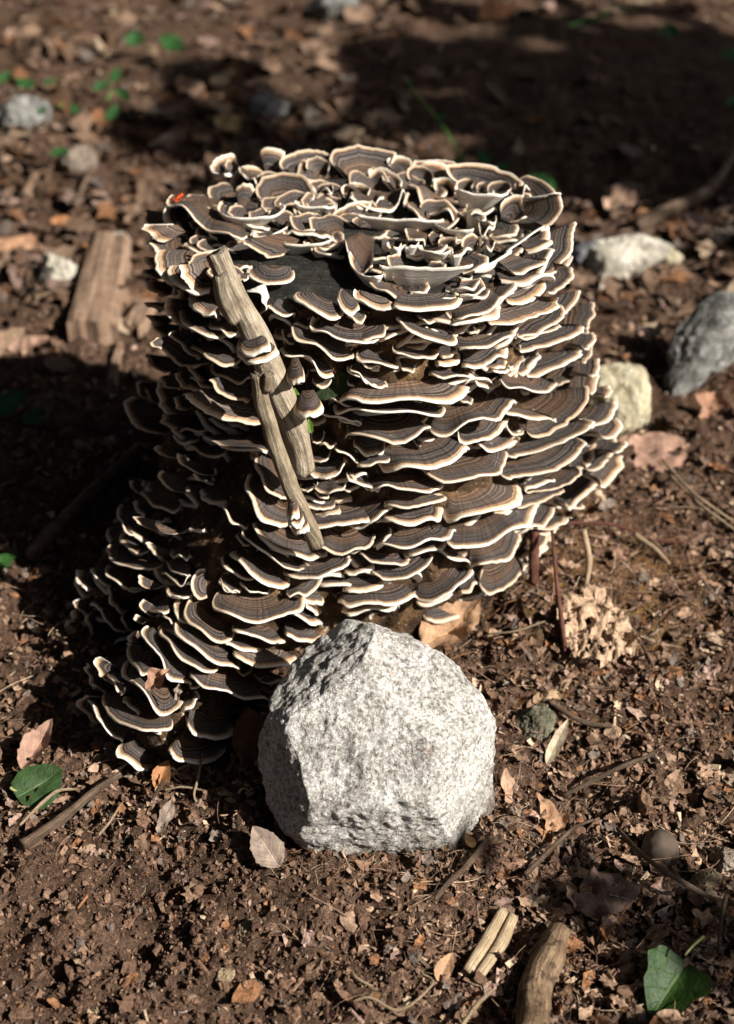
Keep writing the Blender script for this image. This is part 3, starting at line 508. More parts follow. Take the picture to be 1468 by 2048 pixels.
for n, l, O, y, tf, m, sd_ in (
    ('small_rock', 'small rounded tan stone leaning on the pale wedge rock', [(1318, 505), (1340, 495), (1365, 505), (1362, 530), (1340, 545), (1322, 535)], .40, .02, YEL, 15),
    ('small_rock', 'flat grey stone far right, past the pale wedge rock', [(1400, 470), (1440, 458), (1465, 462), (1462, 482), (1425, 495), (1400, 490)], .52, .025, BROWNR, 16),
    ('small_rock', 'pale angular stone on the sunlit ground left of the plank', [(75, 535), (98, 512), (130, 525), (168, 548), (160, 568), (120, 577), (88, 566)], .50, .03, PALE, 17),
    ('small_rock', 'little white stone beyond the upper end of the plank', [(208, 488), (228, 470), (256, 475), (262, 492), (235, 502), (212, 500)], .68, .02, PALE, 18),
    ('small_rock', 'bluish grey stone at the far left of the background litter', [(0, 240), (20, 215), (70, 200), (108, 205), (100, 240), (50, 268), (5, 272)], 1.35, .05, GREY, 19),
    ('small_rock', 'dark grey stone in the litter behind the left of the stump', [(500, 225), (520, 195), (555, 188), (582, 205), (572, 232), (530, 245)], 1.32, .05, GREY, 20),
    ('small_rock', 'grey slab at the very top of the picture', [(605, 20), (640, -5), (700, -5), (718, 18), (690, 40), (640, 45)], 2.45, .1, GREY, 21),
    ('small_rock', 'flat brown-grey stone in the left background', [(118, 330), (150, 300), (195, 305), (205, 330), (180, 358), (135, 356)], .98, .03, BROWNR, 22),
    ('small_rock', 'mossy dark stone half buried right of the boulder', [(1020, 1480), (1045, 1430), (1085, 1415), (1104, 1425), (1095, 1465), (1060, 1500), (1030, 1505)], -.335, .02, MOSS, 23),
    ('small_rock', 'grey stone at the right edge beyond the round nut', [(1425, 1712), (1445, 1690), (1475, 1695), (1480, 1735), (1450, 1752), (1430, 1745)], -.51, .014, BROWNR, 24),
    ('small_rock', 'yellow-green stone at the right edge below the grey one', [(1380, 1760), (1402, 1742), (1438, 1750), (1445, 1775), (1415, 1790), (1388, 1785)], -.545, .011, LITTER, 25),
    ('small_rock', 'pale pebble at the bottom edge near the ivy leaf', [(1265, 2030), (1278, 2008), (1297, 2012), (1296, 2040), (1275, 2055)], -.685, .009, LITTER, 26),
    ('small_rock', 'small grey pebble left of the ivy leaf', [(1225, 2008), (1240, 1990), (1252, 1998), (1245, 2018), (1232, 2025)], -.675, .009, GREY, 27),
    ('small_rock', 'crumbly tan stone on bare soil in the lower left', [(470, 1868), (490, 1845), (520, 1840), (530, 1860), (510, 1880), (480, 1880)], -.605, .009, LITTER, 28),
    ('small_rock', 'pale tan stone near the bottom left of centre', [(435, 1965), (442, 1935), (458, 1930), (462, 1960), (450, 1975)], -.645, .008, LITTER, 29)):
    rock(n, l, O, y, tf, tf*1.1, m, sd_, 5, planes=(((0.1, .5, .8), tf*.8), ((.6, -.1, .6), tf), ((-.6, .2, .7), tf)), amp=.24, fq=3.0, facets=9, pw=.7)
# the round nut, sunk in the soil
nut = rock('round_nut', 'smooth round brown nut half sunk in soil behind a twig', [(1284, 1690), (1292, 1668), (1318, 1653), (1345, 1664), (1356, 1688), (1350, 1712), (1322, 1735), (1296, 1720)], -.52, .020, .02, NUT, 40, 4, amp=.10, fq=1.0, facets=3, cat='nut', pw=1.0); nut.color = (.075, .054, .040, 1); nut.location.z -= .003
for l, O, y, sd_ in (('rounded grey-brown seed at the lower end of the split cane', [(940, 1955), (955, 1942), (968, 1952), (962, 1975), (945, 1982), (936, 1970)], -.652, 41), ('rounded seed just right of its twin below the split cane', [(978, 1965), (992, 1948), (1006, 1960), (1002, 1978), (988, 1982)], -.655, 42)):
    o = rock('seed', l, O, y, .008, .008, NUT, sd_, 3, amp=.02, cat='seed', pw=1.0); o.color = (.2, .15, .10, 1)
# ------------------------------------------------------------------ planks and logs
def slab(name, label, px, th, m, cat='plank', seed=0):
    c = [gp(*q, .002) for q in px]; nu, nv = 26, 9; top = []
    for i in range(nu):
        for j in range(nv):
            u, v = i/(nu-1), j/(nv-1); p = (c[0]*(1-v)+c[1]*v)*(1-u)+(c[3]*(1-v)+c[2]*v)*u; top.append(p)
    top = np.array(top); uu = np.repeat(np.linspace(0, 1, nu), nv); vv = np.tile(np.linspace(0, 1, nv), nu)
    top += ((np.abs(uu-.5) > .49)*vn(np.c_[vv*7, uu*3, uu*0], seed)*.006)[:, None]*nrm(c[0]-c[3])
    top[:, 2] += th+.0022*fbm(np.c_[vv*12, uu*3, uu*0], 3, seed)-.006*(np.abs(vv-.5)*2)**8
    bot = top.copy(); bot[:, 2] -= th*1.15; n = len(top); F = [tuple(f) for f in grid_faces(nu, nv)]+[tuple(n+i for i in f[::-1]) for f in grid_faces(nu, nv)]
    per = [j for j in range(nv)]+[i*nv+nv-1 for i in range(1, nu)]+[(nu-1)*nv+j for j in range(nv-2, -1, -1)]+[i*nv for i in range(nu-2, 0, -1)]
    for a, b in zip(per, per[1:]+per[:1]): F.append((b, a, n+a, n+b))
    ln = np.linalg.norm(c[0]-c[3]); at = {'al': np.r_[uu*ln, uu*ln]*.6, 'ang': np.r_[vv*2.6, vv*2.6]}
    me = mesh(name, np.vstack([top, bot]), F, True, at, m); 
    for p in me.polygons: p.use_smooth = False
    return center(me, ob(name, me, None, label, cat))
PLK = mat_wood('weathered_plank', (.11, .068, .045), (.21, .135, .09), (.31, .215, .15), .4)
slab('plank', 'weathered brown plank half in shade left of the stump', [(188, 502), (264, 508), (236, 690), (138, 680)], .032, PLK)
slab('plank', 'short grey wood piece between the long plank and the stump', [(275, 612), (318, 618), (286, 672), (240, 660)], .014, PLK, 'wood piece', 2)
slab('plank', 'narrow grey wood strip in shade below the plank', [(232, 690), (248, 695), (232, 772), (212, 765)], .008, PLK, 'wood piece', 3)
CANE = mat_wood('split_pale_cane', (.26, .18, .10), (.42, .31, .19), (.56, .45, .31), 1)
cn = ob('split_cane', None, None, 'pale split hollow cane lying at the bottom right of centre', 'cane')
for dx, dy, s in ((0, 0, 1), (27, 9, 2)):
    V, F, at = tube(np.array([gp(1004+dx*.8, 1826+dy, .010), gp(972+dx, 1882+dy, .010), gp(934+dx*.8, 1945+dy, .009)]), [.0048, .0054, .0046], 20, 10, .10, 60+s, .006); ob('half', mesh('half', V, F, True, at, CANE), cn)
LOG = mat_wood('patchy_bark_stick', (.06, .035, .02), (.17, .11, .065), (.30, .21, .12), 1.4, patch=(.045, .03, .02))
stick('bark_stick', 'thick bark-patched stick at the bottom edge right of centre', np.array([gp(1118, 1862, .012), gp(1095, 1915, .014), gp(1072, 1975, .013), gp(1062, 2080, .013)]), [.0095, .0135, .0125, .0125], LOG, 'stick', 40, 16, .2, 70, .004)
T = [('twig', 'straight brown twig lying across below the round nut', [(1236, 1658, .016), (1285, 1710, .028), (1350, 1755, .026), (1434, 1803, .006)], [.0018, .0024, .0022, .002], TWIG),
 ('twig', 'long brown stick lying on soil at the lower left', [(45, 1690, .004), (120, 1640, .008), (190, 1582, .012), (242, 1548, .016)], [.005, .0045, .0035, .0030], TWIG),
 ('dry_stem', 'curved straw stem arching beside the stick at the lower left', [(40, 1650, .003), (80, 1610, .006), (115, 1582, .008), (155, 1578, .004)], [.0012, .0018, .0015, .001], STRAW),
 ('bramble_shoot', 'upright red-brown stem standing just right of the stump foot', [(1104, 1062, .06), (1112, 1150, .04), (1122, 1230, .02), (1131, 1305, .002)], [.0016, .0022, .0024, .0024], RED),
 ('bramble_runner', 'red-brown runner lying on the ground right of the stump', [(1130, 1045, .02), (1230, 1050, .015), (1300, 1078, .008), (1385, 1086, .004)], [.0018, .0020, .0018, .0016], RED),
 ('root', 'short thick brown root below the lowest caps at right', [(1070, 1065, .05), (1068, 1110, .03), (1066, 1165, .0)], [.0055, .0055, .005], RED),
 ('twig', 'thin forked-looking twig crossing the litter right of the boulder', [(1050, 1750, .006), (1110, 1690, .010), (1150, 1655, .012), (1185, 1640, .01)], [.0024, .0022, .0016, .0012], TWIG),
 ('twig', 'dark twig slanting from the boulder foot down to the left', [(975, 1682, .012), (930, 1735, .010), (895, 1768, .006), (870, 1800, .004)], [.0026, .0028, .0024, .0018], TWIG),
 ('twig', 'brown twig curving right of the mossy dark stone', [(1098, 1402, .008), (1140, 1430, .01), (1175, 1446, .01), (1222, 1452, .006)], [.0022, .0025, .0024, .002], TWIG),
 ('twig', 'straight twig in the litter above the round nut', [(1130, 1590, .006), (1180, 1565, .010), (1240, 1535, .012), (1308, 1508, .008)], [.0020, .0022, .0024, .0016], TWIG),
 ('twig', 'thin upright twig at the right edge above the ivy leaf', [(1452, 1790, .05), (1442, 1840, .03), (1436, 1905, .004)], [.0018, .0016, .0014], TWIG),
 ('branch', 'dark branch on the ground behind the stump at upper right', [(1272, 452, .01), (1340, 418, .02), (1410, 385, .02), (1455, 330, .03), (1480, 270, .03)], [.011, .012, .010, .008, .007], TWIG),
 ('branch', 'long dark branch lying in the shade left of the stump', [(60, 1110, .01), (120, 1050, .012), (200, 970, .012), (280, 895, .012)], [.008, .009, .008, .007], TWIG),
 ('twig', 'dark twig running up from the left background litter', [(150, 410, .008), (172, 360, .01), (200, 300, .01)], [.005, .005, .004], TWIG),
 ('twig', 'short bright-tipped twig in the shade at lower left of stump', [(113, 1268, .008), (134, 1290, .008)], [.002, .002], STRAW),
 ('twig', 'dark straight sliver standing by the front root', [(328, 1560, .018), (305, 1598, .004)], [.0014, .0018], TWIG),
 ('dry_stem', 'bent straw stem below the front root of the stump', [(405, 1510, .02), (395, 1560, .012), (388, 1590, .006), (395, 1610, .003)], [.0008, .0012, .0011, .001], STRAW),
 ('dry_stem', 'straw stem lying across the front root litter', [(330, 1580, .005), (365, 1574, .008), (415, 1582, .006)], [.0009, .0011, .0009], STRAW),
 ('dry_stem', 'pale straw stem on soil left of centre', [(198, 1670, .004), (222, 1640, .007), (244, 1605, .005)], [.0012, .0014, .0008], STRAW),
 ('dry_stem', 'long straw stems beside the leaves right of the stump', [(1325, 920, .01), (1380, 980, .012), (1440, 1025, .008), (1480, 1050, .006)], [.0016, .0018, .0016, .0014], STRAW),
 ('dry_stem', 'second straw stem below the longer one right of the stump', [(1330, 940, .008), (1390, 1000, .008), (1470, 1060, .006)], [.0014, .0014, .0012], STRAW),
 ('dry_stem', 'curved straw stem on the soil near the bottom centre', [(700, 2005, .003), (740, 1995, .006), (800, 2020, .006), (865, 1968, .008), (842, 1945, .006)], [.0010, .0012, .0012, .0010, .0008], STRAW),
 ('dry_stem', 'thin straw curl on the soil left of bottom centre', [(705, 1945, .004), (712, 1955, .006), (742, 1972, .004)], [.001, .0012, .001], STRAW),
 ('twig', 'slim twig poking from the bottom edge right of centre', [(918, 2060, .012), (950, 2015, .012), (982, 1982, .008)], [.0018, .0018, .0014], STRAW),
 ('root', 'thin hanging rootlet right of the stump foot', [(1168, 1062, .04), (1178, 1120, .02), (1172, 1178, .0)], [.003, .0035, .002], STRAW),
 ('root', 'branching rootlet sloping away right of the stump foot', [(1270, 1070, .012), (1310, 1098, .010), (1338, 1128, .004)], [.003, .003, .0022], STRAW),
 ('dry_stem', 'long thin stem lying over the litter below the tan leaf', [(975, 1268, .004), (1030, 1262, .008), (1092, 1242, .006)], [.0009, .0011, .0009], STRAW),
 ('twig', 'dark thin twig right of the lacy tan leaf', [(1265, 1252, .006), (1285, 1290, .007), (1304, 1328, .004)], [.0014, .0015, .0012], TWIG)]
for i, (n, l, q, r, m) in enumerate(T):
    stick(n, l, np.array([gp(x, y, u+.007) for x, y, u in q]), r, m, n.replace('dry_', '').replace('bramble_', ''), 22, 8, .16, 100+i, .002)
# ------------------------------------------------------------------ leaves
def leaf_geo(L, wd, kind='oval', curl=.2, fold=.2, crump=.1, seed=0, ns=18, nt=9):
    s = np.linspace(0, 1, ns); t = np.linspace(-1, 1, nt); rg = np.random.default_rng(seed)
    w = np.sin(np.pi*s**.8)**.8
    if kind == 'oval': w = w*(1+.05*np.sin(s*60))
    if kind == 'oak': w = w*(.72+.38*np.cos(s*2*np.pi*3.4))
    if kind == 'torn': w = np.clip(w*(.85+.5*vn(np.c_[s*5, s*0+seed, s*0], 3)), .08, 2)
    if kind == 'ivy': w = np.interp(s, [0, .02, .12, .28, .45, .6, .8, 1], [.05, .62, .92, 1.0, .72, .70, .38, .02])
    if kind == 'heart': w = np.interp(s, [0, .05, .25, .5, .75, .92, 1], [.25, .75, 1., .98, .72, .35, .03])*(1+.03*np.sin(s*70))
    V = []; A = []; B = []
    for i in range(ns):
        for j in range(nt):
            e = 1+.10*vn(np.array([[s[i]*6, seed*.7, t[j]]]), 9)[0]*(abs(t[j]) > .9)
            x = s[i]*L; y = t[j]*w[i]*wd*e
            if kind in ('ivy',): x -= .22*L*abs(t[j])*(1-s[i])**2*.8
            V.append((x, y, 0)); A.append(s[i]); B.append(t[j])
    V = np.array(V); s2 = np.array(A); t2 = np.array(B)
    V[:, 2] = fold*np.abs(V[:, 1])+curl*L*((s2-.35)**2*1.2-.1)+rg.uniform(-.3, .3)*V[:, 1]**2/wd*1.2
    V[:, 2] += crump*wd*fbm(np.c_[V[:, 0]/wd*1.6, V[:, 1]/wd*1.6, s2*0+seed], 3, seed)
    return V, grid_faces(ns, nt), {'ls': s2, 'lt': t2}
def leaf(name, label, X, Y, Lpx, Wpx, az, col, kind='oval', curl=.2, fold=.2, crump=.15, tilt=(0, 0), up=.004, m=None, seed=0, group=None, z=None, cat='leaf', p=None, stem=0, par=None):
    C = p if p is not None else gp(X, Y, up); s = np.linalg.norm(C-CAMP)*K
    V, F, at = leaf_geo(Lpx*s, Wpx*s*.5, kind, curl, fold, crump, seed); V[:, 0] -= Lpx*s*.5
    a = math.radians(az); ca, sa = math.cos(a), math.sin(a); tx, ty = map(math.radians, tilt)
    Ry = np.array([[math.cos(ty), 0, math.sin(ty)], [0, 1, 0], [-math.sin(ty), 0, math.cos(ty)]]); Rx = np.array([[1, 0, 0], [0, math.cos(tx), -math.sin(tx)], [0, math.sin(tx), math.cos(tx)]]); Rz = np.array([[ca, -sa, 0], [sa, ca, 0], [0, 0, 1]])
    M = Rx@Ry@Rz; Vw = V@M.T+C
    if p is None:
        low = (Vw[:, 2]-ghx(Vw[:, 0], Vw[:, 1])).min(); Vw[:, 2] += max(0, -.006-low)-max(0, low-.003)
    me = mesh(name, Vw, F, True, at, m or LEAF)
    if stem:
        root = ob(name, None, par, label, cat, group); root.location = C; me.transform(__import__('mathutils').Matrix.Translation(-Vector(C))); b = ob('blade', me, root, col=col)
        q0 = (np.array((-Lpx*s*.48, 0, .001))@M.T); q1 = (np.array((-Lpx*s*.5-stem*s*.5, stem*s*.1, .006))@M.T); q2 = (np.array((-Lpx*s*.5-stem*s, stem*s*.3, .012))@M.T)
        v, f, a2 = tube(np.array([q0, q1, q2]), [.0008, .0011, .0013], 8, 6, .1, seed); x = ob('stalk', mesh('stalk', v, f, True, a2, PLAIN), root, col=(.30, .30, .12)); return root
    return center(me, ob(name, me, par, None if par else label, None if par else cat, group, col=col))
TAN = (.40, .24, .14); BR = (.19, .10, .06); OR = (.34, .16, .07); GY = (.25, .19, .15); PK = (.30, .18, .13); DK = (.10, .055, .035); GRN = (.022, .075, .018)
leaf('fallen_leaf', 'large curled tan leaf between the boulder and the stump', 905, 1250, 150, 100, 35, TAN, 'oval', .35, .35, .25, (14, -10), .022, seed=1)
leaf('fallen_leaf', 'flat pinkish leaf tucked under the tan leaf behind the boulder', 822, 1236, 110, 60, 10, PK, 'oval', .1, .2, .2, (10, 0), .010, seed=2)
leaf('fallen_leaf', 'ribbed brown leaf standing on edge left of the boulder foot', 532, 1678, 95, 62, 125, GY, 'oval', .15, .5, .1, (38, 0), .020, seed=3)
leaf('fallen_leaf', 'crumpled brown leaf caught on the caps of the front root', 0, 0, 62, 46, 38, (.36, .2, .13), 'torn', .35, .5, .3, (35, -15), seed=4, p=hit(318, 1358, .062))
leaf('fallen_leaf', 'small curled leaf hanging on the front root caps', 0, 0, 34, 18, 80, GY, 'torn', .4, .5, .3, (50, 0), seed=44, p=hit(356, 1384, .052))
leaf('fallen_leaf', 'orange-brown leaf at the foot of the front root', 325, 1548, 60, 36, 70, OR, 'oval', .2, .5, .1, (35, 0), .016, seed=5)
leaf('fallen_leaf', 'wavy grey-brown leaf strip below the front root', 330, 1622, 72, 26, 70, GY, 'torn', .3, .2, .3, (25, 0), .012, seed=6)
def lacy():
    n = 46; u = np.linspace(-1, 1, n); UU, VV = np.meshgrid(u, u, indexing='ij'); UU = UU.ravel(); VV = VV.ravel()
    C = gp(1196, 1265, .012); s = np.linalg.norm(C-CAMP)*K; q = np.c_[UU*3, VV*3, UU*0]
    h = .006*fbm(q, 3, 61)+.005*np.abs(vn(q*3, 63))+.0025*vn(q*7, 64); V = np.c_[C[0]+UU*72*s+vn(q*2, 66)*.004, C[1]+VV*85*s/.66+vn(q*2, 67)*.004, C[2]+.006+h]
    r = np.hypot(UU*(1+.1*VV), VV)*(1+.22*fbm(np.c_[UU*2.2, VV*2.2, UU*0], 3, 65)); hole = vn(q*2.6, 68)+.4*vn(q*5.7, 69)
    ok = (r < .95) & (hole < .80); F = [tuple(f) for f in grid_faces(n, n) if ok[f].all()]
    k = np.unique(np.array(F)); mp = -np.ones(n*n, int); mp[k] = np.arange(len(k)); F = mp[np.array(F)]
    me = mesh('lacy_leaf', V[k], F, True, {'col': np.tile((.41, .28, .185), (len(k), 1))}, STUFF); center(me, ob('lacy_leaf', me, None, 'lacy tan decayed leaf mass full of holes right of the stump foot', 'leaf'))
lacy()
leaf('fallen_leaf', 'dark brown leaf in the shade between front root and boulder', 505, 1475, 120, 80, 100, (.17, .075, .04), 'oval', .3, .3, .2, (40, 0), .02, seed=8)
leaf('fallen_leaf', 'small yellow-tan leaf at the right foot of the boulder', 940, 1672, 32, 20, 120, (.42, .27, .13), 'oval', .2, .3, .1, (15, 0), .012, seed=9)
leaf('fallen_leaf', 'upright dull leaf in litter at the left edge', 75, 1490, 110, 50, 62, PK, 'oval', .2, .5, .2, (25, 0), .014, seed=10)
leaf('fallen_leaf', 'folded brown leaf right of the block-shaped stone', 1310, 888, 120, 60, 4, PK, 'oval', .15, .25, .2, (22, 0), .015, seed=11)
leaf('fallen_leaf', 'broad brown leaf lying below the folded one at right', 1320, 925, 120, 80, 190, (.24, .14, .10), 'torn', .15, .1, .3, (18, 0), .008, seed=12)
leaf('fallen_leaf', 'bright brown leaf beneath the ridged grey rock', 1420, 815, 70, 60, 70, (.3, .16, .1), 'torn', .3, .4, .2, (30, 0), .012, seed=13)
leaf('fallen_leaf', 'curled tan leaf behind the wedge rock at upper right', 1240, 405, 75, 70, 40, (.36, .23, .16), 'torn', .3, .4, .3, (20, 0), .02, seed=14)
leaf('fallen_leaf', 'purplish grey leaf on litter left of the round nut', 1205, 1790, 110, 120, 100, (.13, .085, .068), 'torn', .1, .15, .5, (10, 0), .008, seed=15)
leaf('fallen_leaf', 'torn orange-tan leaf by the right side of the boulder', 1098, 1625, 90, 50, 120, (.38, .22, .13), 'torn', .2, .3, .35, (20, 0), .014, seed=16)
leaf('fallen_leaf', 'pale tan leaf against the right flank of the boulder', 1015, 1555, 70, 36, 95, (.38, .24, .16), 'torn', .2, .3, .25, (30, 20), .018, seed=17)
leaf('fallen_leaf', 'small torn leaf below the twig over the nut', 1255, 1780, 50, 42, 80, (.33, .2, .12), 'torn', .3, .4, .3, (20, 0), .012, seed=18)
leaf('fallen_leaf', 'curled pale leaf by the thick stick at the bottom', 890, 1935, 60, 34, 60, TAN, 'oval', .4, .6, .1, (20, 0), .012, seed=19)
leaf('fallen_leaf', 'tan leaf scrap near the mossy stone right of boulder', 1105, 1385, 90, 60, 30, (.36, .24, .14), 'torn', .2, .3, .4, (15, 0), .010, seed=20)
leaf('fallen_leaf', 'grey wood-like leaf standing right of the boulder', 1115, 1478, 100, 26, 62, (.42, .34, .24), 'oval', .1, .5, .1, (35, 0), .02, seed=21)
leaf('fallen_leaf', 'mauve flat leaf at the bottom edge left of the bark stick', 915, 2000, 60, 40, 30, (.17, .12, .10), 'torn', .1, .1, .2, (10, 0), .006, seed=22)
leaf('fallen_leaf', 'brown leaf under the plank side at left', 60, 690, 90, 40, 20, PK, 'oval', .2, .3, .2, (10, 0), .01, seed=23)
leaf('fallen_leaf', 'orange leaf on the ground far left beyond the plank', 135, 448, 70, 32, -20, OR, 'oval', .2, .3, .2, (20, 0), .01, seed=24)
leaf('fallen_leaf', 'large rusty leaf at the left edge above the pale stone', 30, 505, 110, 70, 160, (.36, .2, .12), 'torn', .2, .2, .3, (15, 0), .01, seed=25)
leaf('fallen_leaf', 'yellowish leaf in the litter behind the stump left', 455, 238, 60, 45, 150, (.30, .21, .10), 'torn', .2, .3, .2, (25, 0), .02, seed=26)
leaf('fallen_leaf', 'upright orange leaf at the top of the picture', 995, 15, 80, 60, 20, (.36, .17, .08), 'torn', .2, .3, .2, (30, 0), .03, seed=27)
leaf('fallen_leaf', 'oak-like tan leaf behind the stump just right of its middle', 755, 240, 55, 60, 80, (.3, .2, .12), 'oak', .2, .3, .2, (20, 0), .02, seed=28)
leaf('fallen_leaf', 'pale buff leaf standing behind the stump at left', 445, 152, 55, 30, 30, (.42, .3, .19), 'oval', .3, .3, .2, (30, 0), .02, seed=29)
leaf('green_leaf', 'glossy round green leaf on litter at the lower left', 77, 1556, 98, 92, 38, (.030, .062, .018), 'heart', .15, .22, .06, (22, 8), .02, m=GREEN, seed=30, stem=8)
iv = leaf('ivy_leaf', 'dark green ivy leaf with pale veins at the lower right', 1338, 1958, 118, 130, 232, (.020, .050, .008), 'ivy', .1, .38, .04, (16, 0), .03, m=GREEN, seed=31, stem=40)
leaf('ivy_leaf', 'dark ivy leaf in deep shade at the left edge', 20, 775, 70, 60, 30, (.02, .07, .03), 'ivy', .2, .2, .05, (25, 0), .04, m=GREEN, seed=32)
leaf('ivy_leaf', 'small ivy leaf in shade below its larger neighbour at left', 60, 812, 45, 45, 200, (.02, .07, .03), 'ivy', .2, .2, .05, (25, 0), .03, m=GREEN, seed=33)
leaf('ivy_leaf', 'half-hidden green leaf at the left edge beside the long branch', 5, 1118, 60, 45, 20, (.03, .09, .02), 'ivy', .2, .2, .05, (25, 0), .02, m=GREEN, seed=34)
leaf('green_leaf', 'shade-darkened green leaf tucked among caps right of the branch', 0, 0, 90, 60, 20, (.016, .028, .008), 'oval', .1, .2, .05, (55, 0), m=GREEN, seed=35, p=hit(665, 770, .004))  # leaf colour darkened to stand for the shade it sits in
for i, (x, y, l) in enumerate(((592, 790, 'tiny green leaf tip showing behind the branch, upper one'), (620, 852, 'tiny green leaf tip showing behind the branch, lower one'))):
    leaf('green_leaf', l, 0, 0, 30, 14, 100, (.09, .16, .02), 'oval', .1, .3, .05, (50, 0), m=GREEN, seed=36+i, p=hit(x, y, .042))
# green seedlings in the background
def seedling(label, stem_px, leaves, up0=.0, upk=.05, col=(.08, .18, .03), y=None):
    r = ob('green_seedling', None, None, label, 'plant'); base = gp(*stem_px[0]); r.location = base
    def at3(X, Y): return aty(X, Y, base[1]-.10) if y else gp(X, Y, upk)
    P = np.array([at3(*q) for q in stem_px])-base
    if len(P) > 1: v, f, a = tube(P, [.0022, .0018, .0014], 16, 6, .05, 1); ob('stem', mesh('stem', v, f, True, a, PLAIN), r, col=col)
    for i, (X, Y, l, w, az, tl) in enumerate(leaves):
        C = at3(X, Y); s = np.linalg.norm(C-CAMP)*K; V, F, at = leaf_geo(l*s, w*s*.5, 'oval', .15, .2, .05, 80+i); V[:, 0] -= l*s/2
        a = math.radians(az); t = math.radians(tl); Rz = np.array([[math.cos(a), -math.sin(a), 0], [math.sin(a), math.cos(a), 0], [0, 0, 1]]); Rx = np.array([[1, 0, 0], [0, math.cos(t), -math.sin(t)], [0, math.sin(t), math.cos(t)]])
        ob('leaf', mesh('leaf', V@(Rx@Rz).T+C-base, F, True, at, GREEN), r, col=(.022, .075, .018))
    return r
seedling('thin green stem with small leaves rising behind the stump', [(920, 322), (905, 285), (880, 245), (840, 195), (806, 150)], [(885, 235, 26, 14, 20, 30), (920, 318, 30, 16, 40, 30)], y=True)
seedling('green seedling leaves just behind the right rim of the stump', [(975, 330), (968, 318)], [(968, 316, 36, 26, 130, 35), (1005, 335, 34, 22, 10, 30), (1085, 362, 55, 30, 150, 35), (1100, 375, 34, 24, 60, 25)])
seedling('pair of green leaves in the far litter at upper left', [(305, 100), (300, 92)], [(270, 78, 34, 38, 90, 35), (342, 86, 52, 38, 150, 35)])
seedling('dim green leaves near the top right corner', [(1340, 75), (1338, 65)], [(1338, 62, 34, 40, 90, 35), (1460, 110, 40, 30, 160, 30), (1465, 205, 30, 20, 30, 30)])
seedling('green grass-like sprig at the top right of the background', [(1190, 40), (1210, 22), (1250, 10)], [(1180, 42, 90, 12, 20, 20), (1240, 12, 60, 14, 150, 20)])
seedling('dark green sprigs in the litter at left of the background', [(215, 200), (222, 180)], [(205, 172, 40, 22, 30, 30), (232, 150, 36, 20, 80, 30), (245, 190, 40, 20, 140, 30), (225, 225, 46, 22, 60, 30), (120, 305, 40, 20, 10, 30), (50, 165, 40, 24, 160, 30), (10, 155, 34, 20, 60, 30)])
seedling('small sprigs at the far left by the bluish stone', [(120, 215), (125, 205)], [(85, 222, 26, 14, 60, 30), (150, 218, 28, 16, 120, 30), (100, 165, 30, 16, 20, 30)])
# the red and black bug on the top left rim
bug = ob('red_bug', None, None, 'tiny red and black bug on a cap at the top left of the stump', 'insect'); C = atz(356, 396, ZT+.030); bug.location = C
U, F = ico(3); ax = nrm(RT*.75+UP*.62); ay = nrm(np.cross(-FW, ax)); az_ = -FW
Vb = (U[:, :1]*ax*.0062+U[:, 1:2]*ay*.0029+U[:, 2:3]*az_*.0018); x, y = U[:, 0], U[:, 1]
blk = ((np.abs(y) > .28) & (np.abs(y) < .72) & (x > -.15) & (x < .8)) | (x < -.72) | ((np.abs(y) < .25) & (x < -.3) & (x > -.55))
ob('body', mesh('body', Vb, F, True, {'col': np.where(blk[:, None], (.006, .006, .006), (.62, .07, .01))}, mat_stuff('bug_shell', .35, 300, .1)), bug)
hd = U*.0013-ax*.0067; ob('head', mesh('head', hd, F, True, None, PLAIN), bug, col=(.01, .008, .008))
for s in (-1, 1):
    for k, o in ((-.004, -.003), (-.0005, .0), (.003, .003)):
        v, f, a = tube(np.array([ax*k, ax*(k+o)+ay*s*.0045+az_*.001, ax*(k+o*1.6)+ay*s*.007-az_*.003]), [.0003, .00025, .0002], 6, 5, 0); ob('leg', mesh('leg', v, f, True, a, PLAIN), bug, col=(.01, .008, .008))
    v, f, a = tube(np.array([-ax*.009, -ax*.012+ay*s*.002, -ax*.0145+ay*s*.004]), [.0002, .0002, .00015], 6, 5, 0); ob('antenna', mesh('antenna', v, f, True, a, PLAIN), bug, col=(.01, .008, .008))
# ------------------------------------------------------------------ litter
def rotm(rg, n, tilt):
    a = rg.uniform(0, 2*np.pi, n); tx = rg.normal(0, tilt, n); ty = rg.normal(0, tilt, n); z = np.zeros(n); o = np.ones(n)
    Rz = np.stack([np.cos(a), -np.sin(a), z, np.sin(a), np.cos(a), z, z, z, o], -1).reshape(-1, 3, 3); Rx = np.stack([o, z, z, z, np.cos(tx), -np.sin(tx), z, np.sin(tx), np.cos(tx)], -1).reshape(-1, 3, 3); Ry = np.stack([np.cos(ty), z, np.sin(ty), z, o, z, -np.sin(ty), z, np.cos(ty)], -1).reshape(-1, 3, 3)
    return Rx@Ry@Rz
PAL = np.array([(.090, .051, .034), (.130, .076, .050), (.175, .103, .066), (.19, .12, .078), (.26, .165, .11), (.34, .225, .15), (.22, .105, .05), (.42, .31, .21), (.16, .125, .10), (.30, .20, .155)])
def spread(rg, n, wfun, ylim=(-30, 2100), xl=(-260, 1730)):
    X = rg.uniform(*xl, n*4); Y = rg.uniform(*ylim, n*4); k = rg.uniform(0, 1, n*4) < wfun(X, Y); X = X[k][:n]; Y = Y[k][:n]
    d = FW+np.outer((X-734)*K, RT)+np.outer((1024-Y)*K, UP); P = CAMP+d*((0-CAMP[2])/d[:, 2])[:, None]; P[:, 2] = ghx(P[:, 0], P[:, 1]); q = P.copy(); q[:, 2] = .03
    keep = (sdf(q) > -.01) & ~((Y > 455) & (Y < 700) & (X > 185-(Y-500)*.26) & (X < 264-(Y-508)*.15)); P = P[keep]; return P, X[keep], Y[keep]
